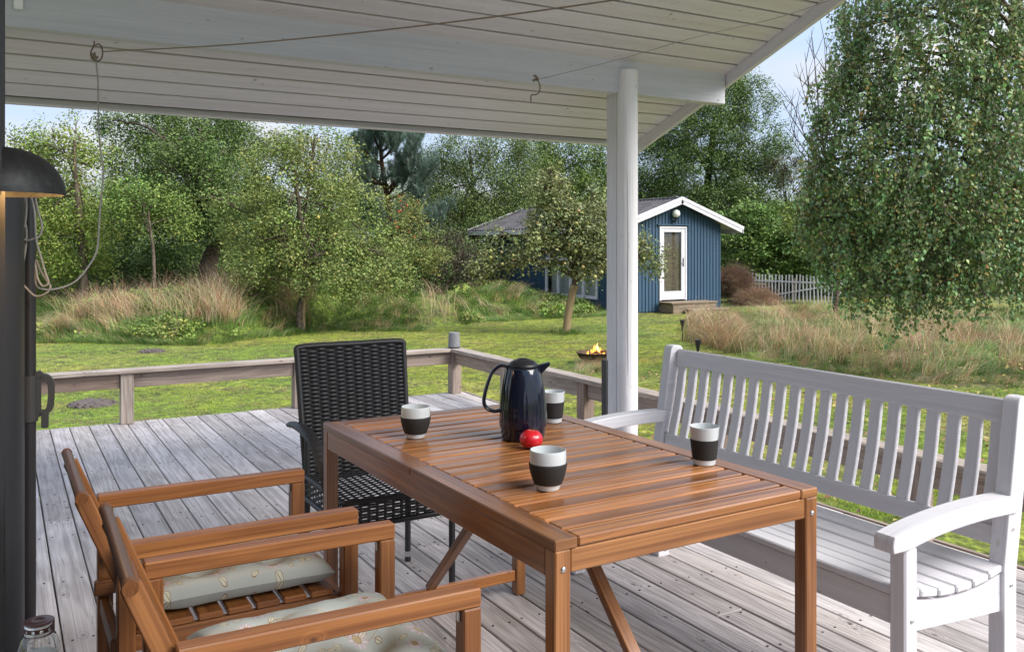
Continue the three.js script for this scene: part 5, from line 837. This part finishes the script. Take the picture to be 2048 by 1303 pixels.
// ---- cabin
{
  const X0 = 15.14, X1 = 18.50, Z = -19.76, XC = 16.82, GY = -0.62, ridge = 2.66, sl = 0.35, back = -28.2;
  const c = thing('blue_cabin', 'small blue timber cabin with a white-framed gable and grey corrugated roof', 'cabin', [XC, GY, Z]);
  const L = (x, y, z) => [x - XC, y - GY, z - Z], topAt = (x) => ridge - sl * Math.abs(x - XC) - 0.13;
  const INNER = std({ color: lin(0.28, 0.20, 0.13), roughness: 0.8 });
  // front boards: batten on board, cut to the roof line, left open for the door
  const dx0 = 16.22, dx1 = 17.18, dTop = 1.85, dBot = -0.26, step = 0.12;
  const plank = (x, w, y0, z0, z1, mat, name) => { const s = new THREE.Shape(), a = x - w / 2, b = x + w / 2; s.moveTo(a - XC, y0 - GY); s.lineTo(b - XC, y0 - GY); s.lineTo(b - XC, topAt(b) - GY); if (a < XC && b > XC) s.lineTo(0, topAt(XC) - GY); s.lineTo(a - XC, topAt(a) - GY); s.closePath(); mesh(name, new THREE.ExtrudeGeometry(s, { depth: z1 - z0, bevelEnabled: true, bevelSize: 0.003, bevelThickness: 0.003, bevelSegments: 1 }).translate(0, 0, z0 - Z), mat, c); };
  for (let i = 0; i < 28; i++) { const x = X0 + step * (i + 0.5); if (x > X1) break; const over = x > dx0 - 0.05 && x < dx1 + 0.05, y0 = over ? dTop + 0.07 : -0.55; plank(x, step - 0.012, y0, Z - 0.02, Z, BLUE[i % 3], 'wall_board'); }
  for (let i = 0; i <= 28; i++) { const x = X0 + step * i; if (x > X1 + 0.01) break; const over = x > dx0 - 0.05 && x < dx1 + 0.05; plank(x, 0.042, over ? dTop + 0.07 : -0.55, Z + 0.004, Z + 0.022, BLUE[1], 'batten'); }
  bb(c, 'door_header', [dx0 - 0.1 - XC, dx1 + 0.1 - XC], [dTop + 0.03 - GY, dTop + 0.066 - GY], [0.0, 0.075], BLUE[1]);
  // side wall towards the lawn, boards with battens, window left open
  const wz0 = -24.05, wz1 = -21.2, wy0 = -0.25, wy1 = 0.92, sideTop = topAt(X0) - 0.02;
  for (let i = 0; i < 70; i++) { const z = Z - 0.05 - step * (i + 0.5); if (z < back + 0.3) break; const w = z > wz0 && z < wz1; const seg = w ? [[-0.55, wy0 - 0.03], [wy1 + 0.03, sideTop]] : [[-0.55, sideTop]]; for (const [a, b] of seg) { bb(c, 'wall_board', [X0 - 0.02 - XC, X0 - XC], [a - GY, b - GY], [z - step / 2 + 0.006 - Z, z + step / 2 - 0.006 - Z], BLUE[i % 3]); bb(c, 'batten', [X0 - 0.045 - XC, X0 - 0.0235 - XC], [a - GY, b - GY], [z + step / 2 - 0.021 - Z, z + step / 2 + 0.021 - Z], BLUE[1]); } }
  bb(c, 'wall', [X1 - 0.03 - XC, X1 - XC], [0.07, sideTop - GY], [back + 0.3 - Z, -0.03], BLUE[0]); bb(c, 'wall', [X0 + 0.01 - XC, X1 - 0.04 - XC], [0.07, sideTop - GY], [back + 0.27 - Z, back + 0.29 - Z], BLUE[0]);
  bb(c, 'inner_floor', [X0 + 0.03 - XC, X1 - 0.05 - XC], [0.1, 0.14], [back + 0.35 - Z, -0.06], INNER);
  bb(c, 'plinth', [X0 + 0.03 - XC, X1 - 0.02 - XC], [-0.3, 0.065], [back + 0.4 - Z, -0.03], std({ color: lin(0.2, 0.2, 0.2), roughness: 0.9 }));
  bb(c, 'curtain', [X0 + 0.16 - XC, X0 + 0.17 - XC], [0.3, 1.6], [wz0 - Z + 0.05, wz1 - Z - 0.05], std({ color: lin(0.45, 0.43, 0.40), roughness: 0.9 }));
  // window: frame, posts, panes
  const GL = new THREE.MeshPhysicalMaterial({ color: lin(0.9, 0.94, 0.95), roughness: 0.03, transmission: 1, thickness: 0, ior: 1.5 });
  const win = new THREE.Group(); win.name = 'window'; c.add(win);
  const fx = [X0 - 0.055 - XC, X0 + 0.01 - XC], FW = 0.07;
  bb(win, 'frame', fx, [wy0 - 0.02 - GY, wy0 + FW - GY], [wz0 - Z, wz1 - Z], WHITE); bb(win, 'frame', fx, [wy1 - FW - GY, wy1 + 0.02 - GY], [wz0 - Z, wz1 - Z], WHITE);
  for (let k = 0; k <= 4; k++) { const z = mix(wz0 + 0.045, wz1 - 0.045, k / 4), w = k % 4 ? 0.05 : 0.045; bb(win, 'frame', fx, [wy0 + FW + 0.002 - GY, wy1 - FW - 0.002 - GY], [z - w - Z, z + w - Z], WHITE); if (k < 4) bb(win, 'pane', [X0 - 0.02 - XC, X0 - 0.016 - XC], [wy0 + FW - GY, wy1 - FW - GY], [z + w - Z, mix(wz0 + 0.045, wz1 - 0.045, (k + 1) / 4) - 0.05 - Z], GL, 0.0005); }
  // door
  const door = new THREE.Group(); door.name = 'door'; c.add(door); const dl = (x0, x1, y0, y1, z0, z1, n, m, ch) => bb(door, n, [x0 - XC, x1 - XC], [y0 - GY, y1 - GY], [z0, z1], m, ch);
  dl(dx0 - 0.02, dx0 + 0.035, dBot, dTop, -0.03, 0.05, 'frame', WHITE); dl(dx1 - 0.035, dx1 + 0.02, dBot, dTop, -0.03, 0.05, 'frame', WHITE); dl(dx0 + 0.037, dx1 - 0.037, dTop - 0.05, dTop, -0.03, 0.05, 'frame', WHITE);
  dl(dx0 + 0.04, dx0 + 0.15, dBot + 0.02, dTop - 0.055, -0.01, 0.034, 'leaf', WHITE); dl(dx1 - 0.17, dx1 - 0.04, dBot + 0.02, dTop - 0.055, -0.01, 0.034, 'leaf', WHITE); dl(dx0 + 0.152, dx1 - 0.172, dTop - 0.16, dTop - 0.055, -0.01, 0.034, 'leaf', WHITE); dl(dx0 + 0.152, dx1 - 0.172, dBot + 0.02, dBot + 0.26, -0.01, 0.034, 'leaf', WHITE);
  dl(dx0 + 0.15, dx1 - 0.17, dBot + 0.26, dTop - 0.16, 0.004, 0.01, 'pane', GL, 0.001);
  const blindT = tex(256, 256, (u, v) => { const a = 120 + 50 * (fbm(u * 60, v * 6, 60, 6, 91, 2) - 0.5) + 40 * (fbm(u * 6, v * 90, 6, 90, 93, 2) - 0.5); return [a * 0.84, a * 0.70, a * 0.54]; });
  dl(dx0 + 0.1, dx1 - 0.12, dBot + 0.2, dTop - 0.1, -0.06, -0.045, 'blind', std({ map: blindT, roughness: 0.95 }));
  dl(dx1 - 0.13, dx1 - 0.085, 0.70, 0.95, 0.0355, 0.042, 'lock_plate', BLACK); dl(dx1 - 0.2, dx1 - 0.09, 0.80, 0.822, 0.06, 0.075, 'handle', METAL);
  // roof: corrugated sheets, ridge cap, barge boards, eave boards
  const half = 2.385, ov = 0.30, zf = Z + ov, zb = back, ang = Math.atan(sl), wT = tex(256, 256, (u, v) => { const a = 92 + 60 * (fbm(u * 6, v * 6, 6, 6, 95, 5) - 0.5) + (hash(Math.floor(u * 90), Math.floor(v * 90), 4) > 0.985 ? 50 : 0); return [a, a * 0.98, a * 0.98]; });
  const ROOF = std({ map: wT, roughness: 0.9, color: lin(0.55, 0.53, 0.55) });
  for (const s of [-1, 1]) {
    const P = [], U = [], I = [], nz = Math.round((zf - zb) / 0.0225), th = 0.008;
    for (const lay of [0, 1]) for (let i = 0; i <= nz; i++) { const z = mix(zf - 0.03, zb + 0.03, i / nz), h = 0.022 * Math.sin(i / 8 * 2 * Math.PI * 1.0) - lay * th; for (const k of [0, 1]) { const x = s * mix(0.02, half, k); P.push(x, ridge + 0.01 - sl * Math.abs(x) + h - GY, z - Z); U.push(x * 0.8, z * 0.8); } if (i) { const q = lay * (nz + 1) * 2 + i * 2; I.push(q - 2, q - 1, q + 1, q - 2, q + 1, q); } }
    const g = new THREE.BufferGeometry(); g.setAttribute('position', new THREE.Float32BufferAttribute(P, 3)); g.setAttribute('uv', new THREE.Float32BufferAttribute(U, 2)); g.setIndex(I); g.computeVertexNormals(); if (g.attributes.normal.getY(0) < 0) { const ix = g.index.array; for (let i = 0; i < ix.length; i += 3) { const t = ix[i + 1]; ix[i + 1] = ix[i + 2]; ix[i + 2] = t; } g.computeVertexNormals(); }
    mesh('corrugated_roof', g, ROOF, c);
    const slope = (name, t0, t1, y0, y1, z0, z1, mat) => { const len = (t1 - t0) / Math.cos(ang), m = mesh(name, cbox(len, y1 - y0, z1 - z0, 0.004), mat, c), t = (t0 + t1) / 2, y = (y0 + y1) / 2; m.rotation.z = -s * ang; m.position.set(s * (t + y * Math.sin(ang)), ridge - sl * t + y * Math.cos(ang) - GY, (z0 + z1) / 2 - Z); };
    slope('barge_board', 0.0, half - 0.04, -0.165, -0.062, zf - 0.025, zf, WHITE); slope('barge_board', 0.0, half - 0.01, -0.06, 0.035, zf - 0.018, zf + 0.012, WHITE); slope('barge_board', 0.0, half, -0.10, 0.05, zb, zb + 0.025, WHITE);
    slope('soffit', 0.02, half - 0.03, -0.055, -0.04, zb + 0.03, zf - 0.03, WHITE);
    const ey = ridge - sl * half - GY; for (const [a, b, o] of [[-0.16, -0.075, 0], [-0.072, -0.02, 0.01]]) bb(c, 'eave_board', s < 0 ? [-half - o, -half + 0.022 - o] : [half - 0.022 + o, half + o], [ey + a, ey + b], [zb - Z, zf - 0.03 - Z], WHITE);
  }
  const rc = mesh('ridge_cap', cyl(0.06, zf - zb - 0.12, 12).rotateX(Math.PI / 2), ROOF, c); rc.scale.set(1.5, 0.6, 1); rc.position.set(0, ridge + 0.01 - GY, (zf + zb) / 2 - Z - 0.03);
  const gl = new THREE.Group(); gl.name = 'globe_lamp'; c.add(gl); gl.position.set(...L(16.72, at(1350, 427, 25.4).y, Z + 0.14));
  mesh('globe', new THREE.SphereGeometry(0.115, 28, 18), new THREE.MeshPhysicalMaterial({ color: lin(0.78, 0.77, 0.72), roughness: 0.2, clearcoat: 0.5 }), gl);
  mesh('bracket', merge([moved(cyl(0.05, 0.06, 16, 0.06), 0, -0.13, 0), taper([V(0, -0.15, 0), V(0, -0.22, -0.03), V(0, -0.21, -0.12)], 0.025, 8, 8).toNonIndexed(), moved(cyl(0.04, 0.05, 14), 0, -0.2, -0.01)].map((g) => (g.index ? g.toNonIndexed() : g))), BLACK, gl);

  const st = thing('door_steps', 'two weathered wooden steps in front of the cabin door', 'steps', [16.9, GY, Z + 0.05]);
  const tread = (x0, x1, y, z0, z1) => { bb(st, 'tread', [x0, x1], [y - 0.04, y], [z0, z1], STEP); bb(st, 'riser', [x0 + 0.1, x1 - 0.06], [0, y - 0.042], [z1 - 0.06, z1 - 0.03], STEP); bb(st, 'side_board', [x1 - 0.056, x1 - 0.03], [0, y - 0.042], [z0, z1 - 0.03], STEP); bb(st, 'side_board', [x0 + 0.07, x0 + 0.096], [0, y - 0.042], [z0, z1 - 0.03], STEP); };
  tread(-0.78, 0.9, 0.34, 0.03, 0.62); tread(-0.35, 1.0, 0.16, 0.63, 1.0);
  const sp = ground(1432, 614), lg = thing('log_stump', 'short cut log standing at the right corner of the cabin', 'log', sp.toArray());
  mesh('log', moved(cyl(0.13, 0.22, 18, 0.12), 0, 0.1, 0), BARK, lg); mesh('cut_end', moved(cyl(0.115, 0.006, 18), 0, 0.214, 0), std({ color: lin(0.45, 0.32, 0.2), roughness: 0.9 }), lg);
}
{ // haystacks, rotten boards, picket fence
  const HAYT = tex(256, 256, (u, v) => { const a = fbm(u * 50, v * 10, 50, 10, 101, 3), k = 0.6 + 0.9 * (a - 0.4); return [140 * k, 104 * k, 76 * k]; });
  const HAY = std({ map: HAYT, bumpMap: HAYT, bumpScale: 0.04, roughness: 1 });
  const strands = [0, 1].map(() => tuft(30, 0.12, 0.3, 0.14, 1.3, 0.007, [[0.30, 0.19, 0.115], [0.37, 0.24, 0.15], [0.22, 0.135, 0.08]], 3));
  const heap = (label, px, py, d, rx, ry, rz) => {
    const p = at(px, py, d), t = thing('hay_heap', label, 'hay heap', p.toArray()); const g = new THREE.SphereGeometry(1, 40, 24), a = g.attributes.position;
    for (let i = 0; i < a.count; i++) { const x = a.getX(i), y = a.getY(i), z = a.getZ(i), k = 0.85 + 0.3 * fbm(x * 2 + 9, z * 2 + y + 9, 64, 64, Math.round(px), 3); a.setXYZ(i, x * rx * k, Math.max(y * ry * k, -0.9 * ry), z * rz * k); } g.computeVertexNormals(); mesh('heap', g, HAY, t);
    const sets = [[], []]; for (let k = 0; k < 340; k++) { const u = V(gauss(), gauss() + 0.3, gauss()).normalize(); sets[k % 2].push([V(u.x * rx * 0.95, u.y * ry * 0.95, u.z * rz * 0.95), new THREE.Quaternion().setFromUnitVectors(V(0, 1, 0), V(u.x * 0.6 + gauss() * 0.5, 0.25 + gauss() * 0.4, u.z * 0.6 + gauss() * 0.5).normalize()), rr(0.7, 1.3), lin(rr(0.8, 1.2), rr(0.8, 1.1), rr(0.8, 1.1))]); } sets.forEach((s, i) => inst('strands', strands[i], STRAWM, s, t));
  };
  heap('tall brown heap of old hay against the cabin', 1470, 566, 28.2, 0.46, 0.40, 0.5); heap('low brown heap of old hay in front of the picket fence', 1512, 604, 27, 0.7, 0.26, 0.6);
  const bp = at(1496, 580, 28.6), bs = thing('board_stack', 'rotten mossy boards stacked between hay and fence', 'boards', bp.toArray());
  for (let i = 0; i < 5; i++) { const m = bb(bs, 'board', [-0.55, 0.6], [-0.35 + i * 0.13, -0.31 + i * 0.13], [-0.3, 0.3], STEP); m.rotation.set(0, rr(-0.1, 0.1), rr(-0.04, 0.04)); m.position.x += rr(-0.08, 0.08); }
  const FP = std({ map: paintT.color, color: lin(0.9, 0.89, 0.86), roughness: 0.8, bumpMap: paintT.bump, bumpScale: 0.002 });
  const a = at(1500, 600, 29.5), b = at(1682, 600, 26.6), f = thing('picket_fence', 'worn white picket fence leaning behind the meadow on the right', 'fence', [a.x, H(a.x, a.z), a.z]);
  const w = b.clone().sub(a).setY(0), L = w.length(), dir = w.clone().normalize(), nrm = V(-dir.z, 0, dir.x); f.rotation.y = Math.atan2(-dir.z, dir.x);
  const n = 27, geo = cbox(0.045, 0.84, 0.02, 0.005);
  for (let i = 0; i < n; i++) { const m = mesh('picket', geo, FP, f); m.position.set(L * i / (n - 1), 0.46 + rr(-0.025, 0.025), 0.022); m.rotation.z = rr(-0.05, 0.05) - 0.02; }
  for (const [y0, y1] of [[0.64, 0.66]]) bar(f, 'rail', V(-0.05, y0, 0), V(L + 0.05, y1, 0), 0.03, 0.05, FP, V(0, 0, 1));
  bar(f, 'rail', V(L * 0.3, 0.22, -0.03), V(L * 0.95, 0.62, -0.03), 0.025, 0.045, FP, V(0, 0, 1));
  for (const x of [0.1, L * 0.5, L - 0.15]) { const m = mesh('post', cyl(0.05, 0.8, 12), STEP, f); m.position.set(x, 0.35, -0.075); }
}
{ // fire bowl with flames
  const p = ground(1191, 727); const d = LD(p.x, p.z)[1], t = thing('fire_bowl', 'black iron fire bowl with burning logs on the lawn', 'fire bowl', p.toArray());
  const rim = at(1191, 704, d).y - p.y, R = 37 * d / F; const IRON = std({ color: lin(0.03, 0.026, 0.024), roughness: 0.6, metalness: 0.5, side: THREE.DoubleSide });
  const pr = []; for (let i = 0; i <= 14; i++) { const a = i / 14; pr.push([R * Math.sin(a * 1.45) / Math.sin(1.45) + 0.0001, rim - 0.16 * (1 - a * a)]); } pr.push([R + 0.018, rim + 0.004], [R + 0.016, rim - 0.004]); for (let i = 13; i >= 0; i--) { const a = i / 14; pr.push([R * Math.sin(a * 1.45) / Math.sin(1.45) + 0.0001, rim - 0.166 * (1 - a * a) - 0.004]); }
  mesh('bowl', lathe(pr, 44), IRON, t); for (let k = 0; k < 3; k++) { const a = k * 2.09 + 0.4; bar(t, 'leg', V(Math.cos(a) * R * 0.7, 0, Math.sin(a) * R * 0.7), V(Math.cos(a) * R * 0.5, rim - 0.1, Math.sin(a) * R * 0.5), 0.02, 0.02, IRON, V(-Math.sin(a), 0, Math.cos(a))); }
  mesh('ember_bed', lathe([[0.0001, rim - 0.045], [R * 0.5, rim - 0.055], [R * 0.8, rim - 0.075], [R * 0.78, rim - 0.085], [0.0001, rim - 0.09]], 24), std({ color: lin(0.10, 0.04, 0.025), roughness: 1 }), t);
  for (const [x, z, a, tz] of [[-0.05, 0.02, 0.4, 0.25], [0.06, -0.03, 2.2, -0.2], [0.0, 0.08, 1.3, 0.15]]) { const m = mesh('log', cyl(0.028, 0.26, 10, 0.022).rotateZ(Math.PI / 2), DARKBARK, t); m.position.set(x, rim - 0.005, z); m.rotation.set(0, a, tz); }
  const FL = [std({ color: lin(0, 0, 0), emissive: lin(1, 0.35, 0.05), emissiveIntensity: 0.9 }), std({ color: lin(0, 0, 0), emissive: lin(1, 0.62, 0.16), emissiveIntensity: 1.1 })];
  [[-0.03, 0, 0.14, 0.026, 0], [0.03, 0.02, 0.17, 0.028, 1], [0.0, -0.03, 0.11, 0.026, 0], [0.09, 0.0, 0.08, 0.03, 0], [-0.09, 0.02, 0.07, 0.028, 0], [0.05, -0.05, 0.12, 0.022, 1], [0.15, 0.03, 0.05, 0.022, 0], [-0.15, 0, 0.04, 0.02, 0]].forEach(([x, z, h, r, k], i) => { const a = i * 1.7, m = mesh('flame', taper([V(0, -0.02, 0), V(0.012 * Math.sin(a), h * 0.3, 0.012 * Math.cos(a)), V(-0.014 * Math.sin(a), h * 0.7, 0), V(0.012 * Math.cos(a), h, 0.01)], (q) => r * Math.pow(Math.sin(Math.PI * Math.min(1, q * 0.8 + 0.22)), 0.9) * (1 - q * 0.75) + 0.0008, 8, 12), FL[k], t); m.position.set(x, rim - 0.01, z); m.castShadow = false; });
  const pl = new THREE.PointLight(lin(1, 0.45, 0.12), 0.5, 0, 2); pl.position.set(0, rim + 0.26, 0); pl.castShadow = true; pl.shadow.radius = 4; t.add(pl);
}
{ // small garden things
  const spot = (label, px, py0, py1) => { const p = ground(px, py1 + 22), d = LD(p.x, p.z)[1], t = thing('garden_spotlight', label, 'spotlight', p.toArray(), 'black ground-spike garden spotlights'), y1 = at(px, py0, d).y - p.y, y0 = at(px, py1, d).y - p.y; mesh('head', lathe([[0.0001, y0], [0.014, y0], [0.022, mix(y0, y1, 0.4)], [0.050, y1 - 0.03], [0.052, y1], [0.047, y1], [0.043, y1 - 0.02], [0.0001, y1 - 0.03]], 18), BLACK, t); mesh('spike', taper([V(0, -0.1, 0), V(0, y0 * 0.5, 0), V(0, y0 + 0.02, 0)], 0.011, 8, 4), BLACK, t); };
  spot('black spike spotlight farther back, at the left edge of the meadow', 1365, 639, 660); spot('black spike spotlight just above the bench back', 1396, 679, 712);
  const SOIL = std({ color: lin(0.085, 0.068, 0.062), roughness: 1 });
  const mole = (label, px, py, rx, h) => { const p = ground(px, py), t = thing('molehill', label, 'molehill', p.toArray(), undefined), g = new THREE.SphereGeometry(1, 60, 30), a = g.attributes.position, d = LD(p.x, p.z)[1], w = rx * d / F; for (let i = 0; i < a.count; i++) { const x = a.getX(i), y = a.getY(i), z = a.getZ(i), k = 0.6 + 0.8 * fbm(x * 3 + 9, z * 3 + 9, 64, 64, px, 4), q = 1 + 0.4 * (fbm(x * 9 + 30, z * 9 + 30, 256, 256, px + 1, 3) - 0.5); a.setXYZ(i, x * w * q, y * h * k * q, z * w * 0.75 * q); } g.rotateY(-YAW); g.computeVertexNormals(); mesh('soil', g, SOIL, t); const cr = []; for (let k = 0; k < 60; k++) { const u = rr(0, 6.28), r = Math.sqrt(rnd()) * 1.05; const s = rr(0.008, 0.026), ic = new THREE.IcosahedronGeometry(s, 0); ic.rotateX(rr(0, 3)); cr.push(ic.translate(Math.cos(u) * w * r, h * 0.75 * Math.sqrt(Math.max(0, 1 - r * r)) + s * 0.4, Math.sin(u) * w * 0.75 * r)); } const m = mesh('crumbs', merge(cr), SOIL, t); m.userData.kind = 'stuff'; };
  mole('flattened grey-brown molehill on the lawn beyond the left railing', 183, 811, 46, 0.07); mole('small dark molehill on the lawn above the railing, left of the wicker chair', 302, 704, 26, 0.05);
  // clumps of mown clippings and fallen leaves
  const clip = tuft(40, 0.02, 0.06, 0.11, 1.6, 0.006, [[0.23, 0.18, 0.09], [0.17, 0.13, 0.07], [0.28, 0.23, 0.12]], 2), cl = [];
  for (let k = 0; k < 420; k++) { const px = rr(60, 1240), py = rr(680, 850), p = ground(px, py), [lat, d] = LD(p.x, p.z); if (d - lut(FOOT, lat) > 0 || (p.x > -1.2 && p.x < 3.8 && p.z > -7.3) || meadow(lat, d) > 0.3) continue; for (let q = 0; q < 3; q++) { const x = p.x + gauss() * 0.12, z = p.z + gauss() * 0.12; cl.push([V(x, H(x, z) + 0.012, z), spin(rr(0, 6.28)), rr(0.5, 1.3), lin(rr(0.7, 1.1), rr(0.7, 1.1), rr(0.7, 1.1))]); } }
  tag(inst('grass_clippings', clip, STRAWM, cl), 'dried clumps of mown clippings scattered on the lawn', null, null, 'stuff');
  const leafG = geoOf([0, 0, 0, 0.022, 0.01, 0.016, 0.05, 0.004, 0, 0.022, 0.01, -0.016], [...Array(4)].flatMap(() => [1, 1, 1]), [0, 1, 2, 0, 2, 3]), fl = [];
  for (let k = 0; k < 1500; k++) { const lat = rr(1.2, 9), d = rr(6, 14.5); const [x, z] = W2(lat, d); if (x < 3.8 && z > -7.3) continue; fl.push([V(x, H(x, z) + 0.03 + 0.25 * meadow(lat, d) * rnd(), z), spin(rr(0, 6.28), rr(0, 0.8), rr(0, 6.28)), rr(0.8, 1.4), pick([lin(0.36, 0.20, 0.10), lin(0.40, 0.28, 0.12), lin(0.25, 0.12, 0.07), lin(0.42, 0.33, 0.10)])]); }
  tag(inst('fallen_leaves', leafG, leafMat(0.2, 0.7), fl), 'small brown fallen birch leaves on the grass', null, null, 'stuff');
  const bp = at(2050, 915, 7.6), ball = thing('blue_bag', 'small light blue crumpled bag cut by the right frame edge', 'bag', [bp.x, H(bp.x, bp.z), bp.z]);
  const bg = new THREE.SphereGeometry(1, 26, 18), ba = bg.attributes.position, by = at(2050, 903, 7.6).y - ball.position.y; for (let i = 0; i < ba.count; i++) { const x = ba.getX(i), y = ba.getY(i), z = ba.getZ(i), k = 0.8 + 0.45 * vn(x * 3 + 9, y * 3 + z * 2 + 9, 64, 64, 5); ba.setXYZ(i, x * 0.055 * k, by / 2 + y * by / 2 * k, z * 0.06 * k); } bg.computeVertexNormals(); mesh('bag', bg, std({ color: lin(0.12, 0.42, 0.72), roughness: 0.4 }), ball);
}

renderer.render(scene, camera);
